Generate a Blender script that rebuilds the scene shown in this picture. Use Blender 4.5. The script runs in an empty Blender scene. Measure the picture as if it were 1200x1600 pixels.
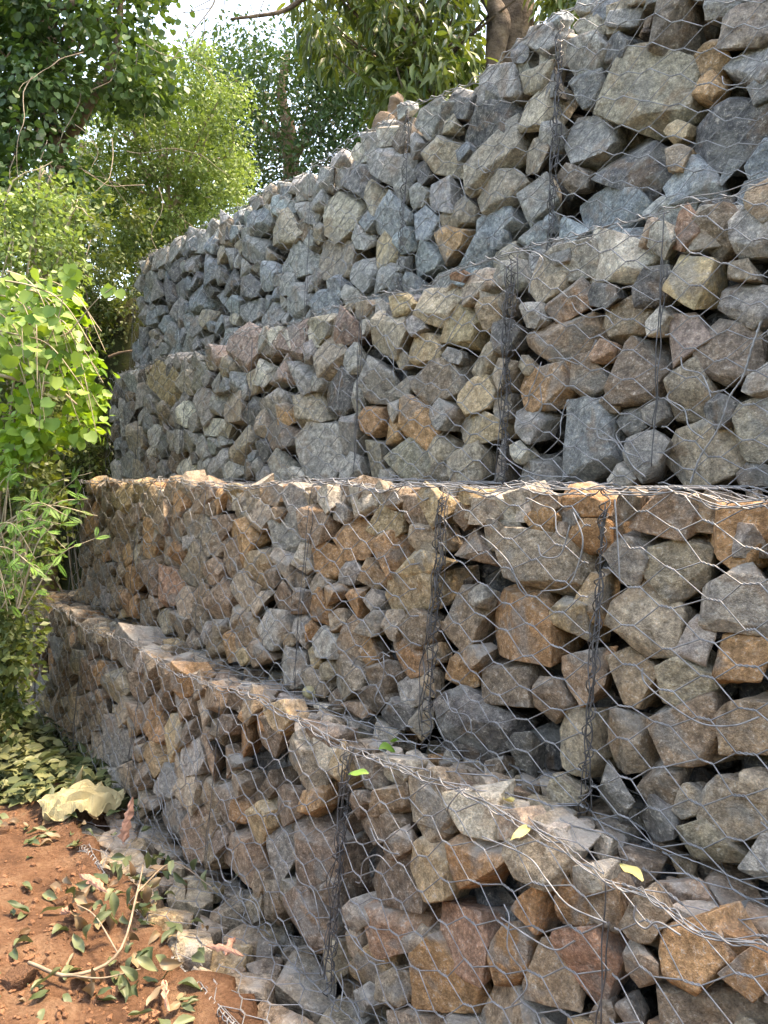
import bpy, bmesh, math, random
import numpy as np
from mathutils import Vector, Matrix

# ------------------------------------------------------------------ camera, sky, sun, exposure
scene = bpy.context.scene
C = scene.collection
EYE = 1.9
F = 1200.0                       # focal length in pixels of the 1200x1600 photograph
PITCH = math.radians(-2.6)
cam_data = bpy.data.cameras.new('camera')
cam_data.sensor_fit = 'VERTICAL'
cam_data.sensor_height = 36.0
cam_data.lens = 36.0 * F / 1600.0
cam_data.clip_start = 0.05
cam_data.clip_end = 600.0
cam = bpy.data.objects.new('camera', cam_data)
cam.location = (0, 0, EYE)
cam.rotation_euler = (math.radians(90) + PITCH, 0, 0)
C.objects.link(cam)
scene.camera = cam

SUN_EL = math.radians(70)
SUN_H = Vector((0.95, 0.31, 0)).normalized()          # horizontal direction towards the sun
world = bpy.data.worlds.new('World')
scene.world = world
world.use_nodes = True
wn = world.node_tree
wn.nodes.clear()
w_out = wn.nodes.new('ShaderNodeOutputWorld')
w_bg = wn.nodes.new('ShaderNodeBackground')
w_sky = wn.nodes.new('ShaderNodeTexSky')
w_sky.sky_type = 'NISHITA'
w_sky.sun_disc = False
w_sky.sun_elevation = SUN_EL
w_sky.sun_rotation = math.atan2(SUN_H.x, SUN_H.y)
w_sky.altitude = 0
w_sky.air_density = 1.0
w_sky.dust_density = 1.3
w_sky.ozone_density = 1.0
w_bg.inputs['Strength'].default_value = 0.15
wn.links.new(w_sky.outputs[0], w_bg.inputs[0])
wn.links.new(w_bg.outputs[0], w_out.inputs[0])

sun_data = bpy.data.lights.new('sun', 'SUN')
sun_data.energy = 1.5                    # sun through thin haze: soft-edged light from high behind the wall
sun_data.angle = math.radians(10)
sun_data.color = (1.0, 0.95, 0.88)
sun = bpy.data.objects.new('sun', sun_data)
sun_dir = Vector((SUN_H.x * math.cos(SUN_EL), SUN_H.y * math.cos(SUN_EL), math.sin(SUN_EL)))
sun.rotation_euler = sun_dir.to_track_quat('Z', 'Y').to_euler()
sun.location = sun_dir * 30
C.objects.link(sun)

vs = scene.view_settings
vs.view_transform = 'Standard'
vs.look = 'None'
vs.exposure = 3.0
vs.gamma = 1.0
vs.use_white_balance = True               # the photograph is balanced for open shade
vs.white_balance_temperature = 9000
vs.white_balance_tint = 13
scene.render.film_transparent = False
scene.cycles.max_bounces = 5
scene.cycles.diffuse_bounces = 2
scene.cycles.transmission_bounces = 3
scene.cycles.adaptive_threshold = 0.025

rng = np.random.default_rng(7)
random.seed(7)

# ------------------------------------------------------------------ coordinates
TH = math.radians(38.66)
DV = np.array([-math.sin(TH), math.cos(TH), 0.0])      # along the wall, away from the camera
NV = np.array([math.cos(TH), math.sin(TH), 0.0])       # into the wall
UV = -DV                                               # along the wall, to the right in the photograph
YAW = math.atan2(UV[1], UV[0])
CAM = np.array([0, 0, EYE])
FW = np.array([0, math.cos(PITCH), math.sin(PITCH)])
UPV = np.array([0, -math.sin(PITCH), math.cos(PITCH)])
RT = np.array([1.0, 0, 0])


def ray(x, y):
    return FW + RT * ((x - 600) / F) + UPV * ((800 - y) / F)


def at(x, y, dist):
    return CAM + ray(x, y) * dist


def on_ground(x, y, z=0.0):
    r = ray(x, y)
    return CAM + r * ((z - EYE) / r[2])


def wall_point(t, depth, z):
    return DV * t + NV * depth + np.array([0, 0, z])


# ------------------------------------------------------------------ small helpers
def mesh_np(name, verts, faces, smooth=True, loops=None):
    """mesh from a vertex array and an (n,k) face array (or a list of such arrays)"""
    me = bpy.data.meshes.new(name)
    fl = faces if isinstance(faces, list) else [faces]
    fl = [np.asarray(f, dtype=np.int32) for f in fl if len(f)]
    me.vertices.add(len(verts))
    me.vertices.foreach_set('co', np.asarray(verts, dtype=np.float32).ravel())
    idx = np.concatenate([f.ravel() for f in fl])
    tot = np.concatenate([np.full(len(f), f.shape[1], dtype=np.int32) for f in fl])
    start = np.concatenate([[0], np.cumsum(tot)[:-1]]).astype(np.int32)
    me.loops.add(len(idx))
    me.loops.foreach_set('vertex_index', idx)
    me.polygons.add(len(tot))
    me.polygons.foreach_set('loop_start', start)
    me.polygons.foreach_set('loop_total', tot)
    me.polygons.foreach_set('use_smooth', np.full(len(tot), smooth))
    me.update(calc_edges=True)
    return me


def obj(name, me, mat=None, parent=None, loc=None, col=None):
    o = bpy.data.objects.new(name, me)
    C.objects.link(o)
    if mat is not None and me is not None and not me.materials:
        me.materials.append(mat)
    if parent is not None:
        o.parent = parent
    if loc is not None:
        o.location = loc
    if col is not None:
        o.color = (col[0], col[1], col[2], 1)
    return o


def empty(name, loc, rz=0.0):
    o = bpy.data.objects.new(name, None)
    o.empty_display_size = 0.1
    C.objects.link(o)
    o.location = loc
    o.rotation_euler = (0, 0, rz)
    return o


def tag(o, label=None, cat=None, group=None, kind=None):
    if label:
        o['label'] = label
    if cat:
        o['category'] = cat
    if group:
        o['group'] = group
    if kind:
        o['kind'] = kind
    return o


def hash3(i, j, k, s):
    h = (i * 374761393 + j * 668265263 + k * 1274126177 + s * 974634583) & 0xffffffff
    h = ((h ^ (h >> 13)) * 1274126177) & 0xffffffff
    h = (h ^ (h >> 16)) & 0xffff
    return h / 32767.5 - 1.0


def noise3(p, seed=0):
    """value noise in -1..1 on an (n,3) array"""
    f = np.floor(p).astype(np.int64)
    u = p - f
    u = u * u * (3 - 2 * u)
    r = 0
    for a in (0, 1):
        wa = u[:, 0] if a else 1 - u[:, 0]
        for b in (0, 1):
            wb = u[:, 1] if b else 1 - u[:, 1]
            for c in (0, 1):
                wc = u[:, 2] if c else 1 - u[:, 2]
                r = r + wa * wb * wc * hash3(f[:, 0] + a, f[:, 1] + b, f[:, 2] + c, seed)
    return r


def fbm(p, octv=3, seed=0):
    r = 0
    a = 1.0
    for k in range(octv):
        r = r + a * noise3(p * (2.03 ** k), seed + 17 * k)
        a *= 0.5
    return r


def tubes(polys, radii, sides=4, closed_caps=True):
    """tube surfaces along polylines; polys: list of (n,3); radii: scalar or array each"""
    V = []
    Fq = []
    Ft = []
    base = 0
    ang = np.arange(sides) * 2 * math.pi / sides
    ca, sa = np.cos(ang), np.sin(ang)
    for pi, P in enumerate(polys):
        P = np.asarray(P, dtype=float)
        n = len(P)
        T = np.gradient(P, axis=0)
        T /= np.linalg.norm(T, axis=1, keepdims=True) + 1e-12
        ref = np.array([0.31, 0.17, 0.93]) if abs(T[:, 2]).mean() < 0.8 else np.array([0.94, 0.31, 0.1])
        A = np.cross(T, ref)
        A /= np.linalg.norm(A, axis=1, keepdims=True) + 1e-12
        B = np.cross(T, A)
        r = radii[pi] if isinstance(radii, (list, tuple)) else radii
        r = np.broadcast_to(np.asarray(r, dtype=float), (n,))
        ring = P[:, None, :] + r[:, None, None] * (A[:, None, :] * ca[None, :, None] + B[:, None, :] * sa[None, :, None])
        V.append(ring.reshape(-1, 3))
        i = np.arange(n - 1)[:, None] * sides
        k = np.arange(sides)[None, :]
        k2 = (k + 1) % sides
        q = np.stack([base + i + k, base + i + k2, base + i + sides + k2, base + i + sides + k], axis=-1).reshape(-1, 4)
        Fq.append(q)
        if closed_caps and sides == 4:
            Fq.append(np.array([[base + 3, base + 2, base + 1, base], [base + (n - 1) * 4 + m for m in range(4)]]))
        base += n * sides
    return np.concatenate(V), np.concatenate(Fq)


def smooth_path(pts, n=24):
    """Catmull-Rom through points"""
    P = np.asarray(pts, dtype=float)
    P = np.vstack([2 * P[0] - P[1], P, 2 * P[-1] - P[-2]])
    m = len(P) - 3
    out = []
    for s in np.linspace(0, m - 1e-6, n):
        i = int(s)
        u = s - i
        a, b, c, d = P[i], P[i + 1], P[i + 2], P[i + 3]
        out.append(0.5 * (2 * b + (c - a) * u + (2 * a - 5 * b + 4 * c - d) * u * u + (3 * b - a - 3 * c + d) * u ** 3))
    return np.array(out)


# ------------------------------------------------------------------ materials
def new_mat(name):
    m = bpy.data.materials.new(name)
    m.use_nodes = True
    nt = m.node_tree
    nt.nodes.clear()
    out = nt.nodes.new('ShaderNodeOutputMaterial')
    return m, nt, out


def node(nt, typ, **kw):
    n = nt.nodes.new(typ)
    for k, v in kw.items():
        if k.startswith('i_'):
            n.inputs[k[2:].replace('_', ' ')].default_value = v
        else:
            setattr(n, k, v)
    return n


def ramp(nt, src, stops):
    r = nt.nodes.new('ShaderNodeValToRGB')
    el = r.color_ramp.elements
    while len(el) < len(stops):
        el.new(0.5)
    for e, (p, c) in zip(el, stops):
        e.position = p
        e.color = c if len(c) == 4 else (*c, 1)
    nt.links.new(src, r.inputs[0])
    return r


def mix(nt, a, b, fac, mode='MIX'):
    m = nt.nodes.new('ShaderNodeMix')
    m.data_type = 'RGBA'
    m.blend_type = mode
    for s, v in ((m.inputs[6], a), (m.inputs[7], b), (m.inputs[0], fac)):
        if isinstance(v, bpy.types.NodeSocket):
            nt.links.new(v, s)
        elif isinstance(v, (int, float)):
            s.default_value = v
        else:
            s.default_value = (*v, 1) if len(v) == 3 else v
    return m.outputs[2]


def stone_material():
    m, nt, out = new_mat('quarried_stone')
    L = nt.links.new
    tc = node(nt, 'ShaderNodeTexCoord')
    info = node(nt, 'ShaderNodeObjectInfo')
    off = node(nt, 'ShaderNodeVectorMath', operation='SCALE')
    cmb = node(nt, 'ShaderNodeCombineXYZ')
    for k in range(3):
        L(info.outputs['Random'], cmb.inputs[k])
    L(cmb.outputs[0], off.inputs[0])
    off.inputs['Scale'].default_value = 53.0
    add = node(nt, 'ShaderNodeVectorMath', operation='ADD')
    L(tc.outputs['Object'], add.inputs[0])
    L(off.outputs[0], add.inputs[1])
    P = add.outputs[0]

    def nz(scale, detail, rough, dist=0.0):
        n = node(nt, 'ShaderNodeTexNoise')
        n.inputs['Scale'].default_value = scale
        n.inputs['Detail'].default_value = detail
        n.inputs['Roughness'].default_value = rough
        n.inputs['Distortion'].default_value = dist
        L(P, n.inputs['Vector'])
        return n

    base = info.outputs['Color']
    # value mottling
    n1 = nz(30, 6, 0.76)
    v1 = ramp(nt, n1.outputs['Fac'], [(0.30, (0.34, 0.33, 0.32)), (0.47, (0.85, 0.85, 0.85)), (0.68, (1.7, 1.64, 1.55))])
    c = mix(nt, base, v1.outputs[0], 1.0, 'MULTIPLY')
    # rust brown skin patches
    n2 = nz(7.5, 3, 0.6, 0.6)
    f2 = ramp(nt, n2.outputs['Fac'], [(0.54, (0, 0, 0)), (0.66, (1, 1, 1))])
    f2m = node(nt, 'ShaderNodeMath', operation='MULTIPLY')
    L(f2.outputs[0], f2m.inputs[0])
    f2m.inputs[1].default_value = 0.55
    rust = mix(nt, base, (0.30, 0.165, 0.075), 0.62)
    c = mix(nt, c, rust, f2m.outputs[0])
    # broken grey faces on the rusty stones
    n3 = nz(5.5, 3, 0.6, 0.4)
    f3 = ramp(nt, n3.outputs['Fac'], [(0.55, (0, 0, 0)), (0.63, (1, 1, 1))])
    f3m = node(nt, 'ShaderNodeMath', operation='MULTIPLY')
    L(f3.outputs[0], f3m.inputs[0])
    f3m.inputs[1].default_value = 0.6
    c = mix(nt, c, (0.235, 0.225, 0.20), f3m.outputs[0])
    # pale lichen / dust flecks
    n4 = nz(60, 3, 0.75, 1.0)
    f4 = ramp(nt, n4.outputs['Fac'], [(0.55, (0, 0, 0)), (0.66, (1, 1, 1))])
    f4b = ramp(nt, n1.outputs['Fac'], [(0.42, (0, 0, 0)), (0.62, (1, 1, 1))])
    f4m = node(nt, 'ShaderNodeMath', operation='MULTIPLY')
    L(f4.outputs[0], f4m.inputs[0])
    L(f4b.outputs[0], f4m.inputs[1])
    f4n = node(nt, 'ShaderNodeMath', operation='MULTIPLY')
    L(f4m.outputs[0], f4n.inputs[0])
    f4n.inputs[1].default_value = 0.8
    c = mix(nt, c, (0.56, 0.50, 0.42), f4n.outputs[0])
    n6 = nz(150, 2, 0.6)
    f6 = ramp(nt, n6.outputs['Fac'], [(0.30, (0.42, 0.41, 0.40)), (0.44, (0.92, 0.92, 0.92)), (0.58, (1.05, 1.05, 1.05)), (0.68, (1.75, 1.7, 1.6))])
    c = mix(nt, c, f6.outputs[0], 0.55, 'MULTIPLY')
    # settled pale dust on surfaces that look up
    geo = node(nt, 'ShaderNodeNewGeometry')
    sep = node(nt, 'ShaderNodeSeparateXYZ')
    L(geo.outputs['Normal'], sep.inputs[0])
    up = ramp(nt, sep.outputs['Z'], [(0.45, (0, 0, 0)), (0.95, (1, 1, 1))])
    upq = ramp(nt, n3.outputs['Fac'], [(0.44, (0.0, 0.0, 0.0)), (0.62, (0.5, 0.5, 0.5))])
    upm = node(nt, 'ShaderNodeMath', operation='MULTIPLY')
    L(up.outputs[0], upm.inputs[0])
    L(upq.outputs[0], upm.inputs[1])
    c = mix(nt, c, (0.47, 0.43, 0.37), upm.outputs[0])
    bsdf = node(nt, 'ShaderNodeBsdfPrincipled')
    L(c, bsdf.inputs['Base Color'])
    bsdf.inputs['Roughness'].default_value = 0.86
    bsdf.inputs['Specular IOR Level'].default_value = 0.25
    # relief
    b1 = nz(30, 6, 0.7)
    bump = node(nt, 'ShaderNodeBump')
    bump.inputs['Strength'].default_value = 0.9
    bump.inputs['Distance'].default_value = 0.03
    L(b1.outputs['Fac'], bump.inputs['Height'])
    L(bump.outputs[0], bsdf.inputs['Normal'])
    L(bsdf.outputs[0], out.inputs[0])
    return m


def simple_mat(name, col, rough=0.7, metal=0.0, nscale=20, namp=0.35, bump=0.0, bscale=40, detail=4, col2=None, coords='Object'):
    m, nt, out = new_mat(name)
    L = nt.links.new
    tc = node(nt, 'ShaderNodeTexCoord')
    n = node(nt, 'ShaderNodeTexNoise')
    n.inputs['Scale'].default_value = nscale
    n.inputs['Detail'].default_value = detail
    L(tc.outputs[coords], n.inputs['Vector'])
    c2 = col2 if col2 else tuple(min(1, v * (1 + namp)) for v in col)
    c1 = tuple(v * (1 - namp) for v in col)
    r = ramp(nt, n.outputs['Fac'], [(0.3, c1), (0.7, c2)])
    b = node(nt, 'ShaderNodeBsdfPrincipled')
    L(r.outputs[0], b.inputs['Base Color'])
    b.inputs['Roughness'].default_value = rough
    b.inputs['Metallic'].default_value = metal
    b.inputs['Specular IOR Level'].default_value = 0.3
    if bump:
        n2 = node(nt, 'ShaderNodeTexNoise')
        n2.inputs['Scale'].default_value = bscale
        n2.inputs['Detail'].default_value = 8
        n2.inputs['Roughness'].default_value = 0.65
        L(tc.outputs[coords], n2.inputs['Vector'])
        bp = node(nt, 'ShaderNodeBump')
        bp.inputs['Strength'].default_value = 0.9
        bp.inputs['Distance'].default_value = bump
        L(n2.outputs['Fac'], bp.inputs['Height'])
        L(bp.outputs[0], b.inputs['Normal'])
    L(b.outputs[0], out.inputs[0])
    return m


def leaf_mat(name, c_dark, c_light, transl=0.35, rough=0.5, tcol=None, use_attr=True):
    """two-sided leaf: the per-leaf attribute 'tint' (0..1) runs from one leaf colour to the other"""
    m, nt, out = new_mat(name)
    L = nt.links.new
    if use_attr:
        a = node(nt, 'ShaderNodeAttribute')
        a.attribute_name = 'tint'
        src = a.outputs['Fac']
    else:
        a = node(nt, 'ShaderNodeObjectInfo')
        src = a.outputs['Random']
    r = ramp(nt, src, [(0.0, c_dark), (1.0, c_light)])
    p = node(nt, 'ShaderNodeBsdfPrincipled')
    L(r.outputs[0], p.inputs['Base Color'])
    p.inputs['Roughness'].default_value = rough
    p.inputs['Specular IOR Level'].default_value = 0.35
    t = node(nt, 'ShaderNodeBsdfTranslucent')
    tc = mix(nt, r.outputs[0], tcol if tcol else (1.35, 1.35, 0.55), 1.0, 'MULTIPLY')
    L(tc, t.inputs[0])
    ms = node(nt, 'ShaderNodeMixShader')
    ms.inputs[0].default_value = transl
    L(p.outputs[0], ms.inputs[1])
    L(t.outputs[0], ms.inputs[2])
    L(ms.outputs[0], out.inputs[0])
    return m


M_STONE = stone_material()
M_WIRE = simple_mat('galvanised_wire', (0.24, 0.235, 0.23), rough=0.45, metal=0.35, nscale=30, namp=0.35)
M_WIRE_OLD = simple_mat('weathered_wire', (0.105, 0.10, 0.098), rough=0.5, metal=0.4, nscale=25, namp=0.5)
M_BARK = simple_mat('grey_brown_bark', (0.17, 0.115, 0.075), rough=0.9, nscale=9, namp=0.5, bump=0.03, bscale=22)
M_TRUNK = simple_mat('smooth_tan_bark', (0.080, 0.052, 0.036), rough=0.9, nscale=9, namp=0.45, bump=0.05, bscale=22, col2=(0.19, 0.135, 0.09))
M_TWIG = simple_mat('pale_twig_bark', (0.26, 0.20, 0.14), rough=0.85, nscale=15, namp=0.4)
M_DRYSTEM = simple_mat('dry_stem', (0.36, 0.29, 0.19), rough=0.85, nscale=15, namp=0.4)
M_PINKBARK = simple_mat('pink_inner_bark', (0.40, 0.21, 0.14), rough=0.85, nscale=25, namp=0.35, bump=0.006, bscale=60)
M_HUSK = simple_mat('pale_yellow_husk', (0.33, 0.28, 0.15), rough=0.75, nscale=12, namp=0.22, bump=0.006, bscale=45)

# ------------------------------------------------------------------ rocks
def icosphere(sub):
    bm = bmesh.new()
    bmesh.ops.create_icosphere(bm, subdivisions=sub, radius=1.0)
    v = np.array([x.co[:] for x in bm.verts])
    f = np.array([[x.index for x in fc.verts] for fc in bm.faces])
    bm.free()
    return v / np.linalg.norm(v, axis=1, keepdims=True), f


ICO = {s: icosphere(s) for s in (1, 2, 3)}


def rock_planes(angs, sup, front, back, r, flat=1.0):
    """star-shaped rock bounded by side planes (angle, distance) in the face plane, front and back planes.
    axes: 0 = along the face, 1 = out of the face, 2 = up the face"""
    nrm = []
    h = []
    mean = float(np.mean(sup))
    for a, s in zip(angs, sup):
        ph = r.uniform(-0.35, 0.22)
        nrm.append((math.cos(a) * math.cos(ph), math.sin(ph), math.sin(a) * math.cos(ph)))
        h.append(s * (1 - 0.15 * abs(ph)))
    # main face, tilted at random, then three or four broken corners
    ti = r.uniform(0.06, 0.52) * flat
    az = r.choice([0.5, 0.5, 1.5, 0.0, 1.0]) * math.pi + r.uniform(-0.7, 0.7)
    nrm.append((math.sin(ti) * math.cos(az), math.cos(ti), math.sin(ti) * math.sin(az)))
    h.append(front * r.uniform(0.66, 0.9))
    az0 = r.choice([0.5, 1.5]) * math.pi + r.uniform(-0.5, 0.5)
    for k in range(r.integers(2, 4)):
        ti = r.uniform(0.5, 1.1)
        az = az0 + k * 2 * math.pi / 3 + r.uniform(-0.5, 0.5)
        d = (math.sin(ti) * math.cos(az), math.cos(ti), math.sin(ti) * math.sin(az))
        k_ang = int(np.argmin(np.abs(np.angle(np.exp(1j * (np.asarray(angs) - az))))))
        reach = math.sin(ti) * sup[k_ang] + math.cos(ti) * front
        nrm.append(d)
        h.append(reach * r.uniform(0.66, 0.92))
    nrm.append((0, 1, 0))
    h.append(front)
    nrm.append((0, -1, 0))
    h.append(back)
    nrm = np.array(nrm)
    h = np.array(h)
    return nrm, h


TRIPLES = {}


def rock_mesh(name, angs, sup, front, back, edge, seed, orient, flat=1.0, rough=1.0):
    """broken stone: the polyhedron of its fracture planes, worn edges, rough faces. edge = triangle size (0: plain)"""
    r = np.random.default_rng(seed)
    nrm, h = rock_planes(angs, sup, front, back, r, flat)
    m = len(h)
    if m not in TRIPLES:
        TRIPLES[m] = np.array([(a, b, c) for a in range(m) for b in range(a + 1, m) for c in range(b + 1, m)])
    tr = TRIPLES[m]
    A = nrm[tr]
    ok = np.abs(np.linalg.det(A)) > 0.02
    X = np.linalg.solve(A[ok], h[tr[ok]][..., None])[..., 0]
    X = X[(X @ nrm.T <= h[None, :] + 1e-6).all(axis=1)]
    X = np.unique(np.round(X, 5), axis=0)
    mean = float(np.mean(sup))
    lim = 2.2 * max(float(np.max(sup)), front, back)
    X = X[np.abs(X).max(axis=1) < lim]
    Y = X[np.hypot(X[:, 0], X[:, 2]) < 1.32 * float(np.max(sup))]          # drop thin spikes
    X = Y if len(Y) > 7 else X
    if orient == 'face':
        X = np.stack([X[:, 0], -X[:, 1], X[:, 2]], axis=1)
    else:
        X = np.stack([X[:, 0], X[:, 2], X[:, 1]], axis=1)
    bm = bmesh.new()
    for co in X:
        bm.verts.new(co)
    bmesh.ops.convex_hull(bm, input=bm.verts[:])
    loose = [v for v in bm.verts if not v.link_faces]
    if loose:
        bmesh.ops.delete(bm, geom=loose, context='VERTS')
    bmesh.ops.remove_doubles(bm, verts=bm.verts[:], dist=mean * 0.08)
    bmesh.ops.dissolve_limit(bm, angle_limit=0.06, verts=bm.verts[:], edges=bm.edges[:])
    bmesh.ops.bevel(bm, geom=bm.edges[:], offset=min(max(mean * 0.035, 0.0018), 0.0035), segments=1, profile=0.6, affect='EDGES', clamp_overlap=True)
    if edge > 0:
        bmesh.ops.triangulate(bm, faces=[f for f in bm.faces if len(f.verts) > 4])
        for it in range(5):
            long_e = [e for e in bm.edges if e.calc_length() > edge * 1.5]
            if not long_e or len(bm.faces) > 2600:
                break
            bmesh.ops.subdivide_edges(bm, edges=long_e, cuts=1)
            big = [f for f in bm.faces if len(f.verts) > 3]
            bmesh.ops.triangulate(bm, faces=big)
    bmesh.ops.recalc_face_normals(bm, faces=bm.faces[:])
    me = bpy.data.meshes.new(name)
    bm.to_mesh(me)
    bm.free()
    n = len(me.vertices)
    V = np.empty(n * 3, dtype=np.float32)
    me.vertices.foreach_get('co', V)
    V = V.reshape(-1, 3).astype(float)
    sc = 1.0 / max(mean, 0.02)
    o = r.uniform(-50, 50, 3)
    if edge > 0:
        Nn = np.empty(n * 3, dtype=np.float32)
        me.vertices.foreach_get('normal', Nn)
        Nn = Nn.reshape(-1, 3)
        nz = fbm(V * sc * 2.4 + o, 4, int(seed) % 1000)
        stp = np.floor(noise3(V * sc * 1.5 + o + 23, 6) * 2.6) / 2.6          # stepped breaks
        V = V + Nn * (mean * rough * (0.022 * nz + 0.036 * stp))[:, None]
    else:
        V = V + mean * 0.05 * np.stack([noise3(V * sc * 2 + o + 7 * k, k) for k in range(3)], axis=1)
    me.vertices.foreach_set('co', V.astype(np.float32).ravel())
    me.polygons.foreach_set('use_smooth', np.full(len(me.polygons), edge > 0))
    me.update()
    if edge > 0:
        me.set_sharp_from_angle(angle=math.radians(38))
    return me


PAL = {
    'g': (0.310, 0.300, 0.280), 'b': (0.250, 0.270, 0.275), 'd': (0.150, 0.148, 0.144),
    't': (0.340, 0.292, 0.228), 'o': (0.370, 0.232, 0.128), 'r': (0.310, 0.200, 0.142),
    'p': (0.315, 0.245, 0.218), 'k': (0.215, 0.178, 0.140), 'y': (0.395, 0.315, 0.200),
    'w': (0.490, 0.460, 0.400), 'v': (0.262, 0.236, 0.180), 'e': (0.285, 0.220, 0.160)}

# ------------------------------------------------------------------ the tiers of baskets
# name, t of the seams (from the right), z at foot and top, distance of the face at foot and top, depth, visible ledge, mixture of stone colours, words
TIERS = [
    dict(key='f', seams=[0.7, 1.75, 2.7, 3.55, 4.35], z0=-0.45, z1=0.0, d0=1.20, d1=1.20, depth=0.9, ledge=0.52,
         mixc='eekkttgeyt', words='sunken foundation tier'),
    dict(key='1', seams=[-0.05, 1.12, 2.25, 3.28, 4.3, 5.3, 6.25, 7.1], z0=0.0, z1=0.9, d0=1.55, d1=1.64, depth=0.9, ledge=0.42,
         mixc='eeekkttgoytv', words='bottom tier'),
    dict(key='2', seams=[0.05, 1.37, 2.07, 2.97, 4.02, 5.05, 6.35], z0=0.9, z1=1.86, d0=1.86, d1=1.95, depth=0.95, ledge=0.62,
         mixc='ekttgoeyek', words='second tier'),
    dict(key='3', seams=[0.15, 1.5, 2.2, 3.25, 4.4, 5.45, 6.3, 7.05], z0=1.86, z1=2.83, d0=2.40, d1=2.46, depth=0.9, ledge=0.45,
         mixc='ttggggbdkw', words='third tier'),
    dict(key='4', seams=[0.15, 2.22, 3.26, 4.2, 5.2, 6.2, 7.25], z0=2.83, z1=3.90, d0=2.72, d1=2.78, depth=0.7, ledge=0.6,
         mixc='bbbggggdt', words='top tier'),
]
TK = {T['key']: T for T in TIERS}


def face_coords(T, x, y):
    """pixel -> (t, z) on the sloping face of a tier"""
    slope = (T['d1'] - T['d0']) / (T['z1'] - T['z0'])
    r = ray(x, y)
    # n.(CAM + k r) = d0 + slope*(z - z0)
    k = (T['d0'] + slope * (CAM[2] - T['z0']) - NV @ CAM) / (NV @ r - slope * r[2])
    P = CAM + r * k
    return float(DV @ P), float(P[2])


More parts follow.
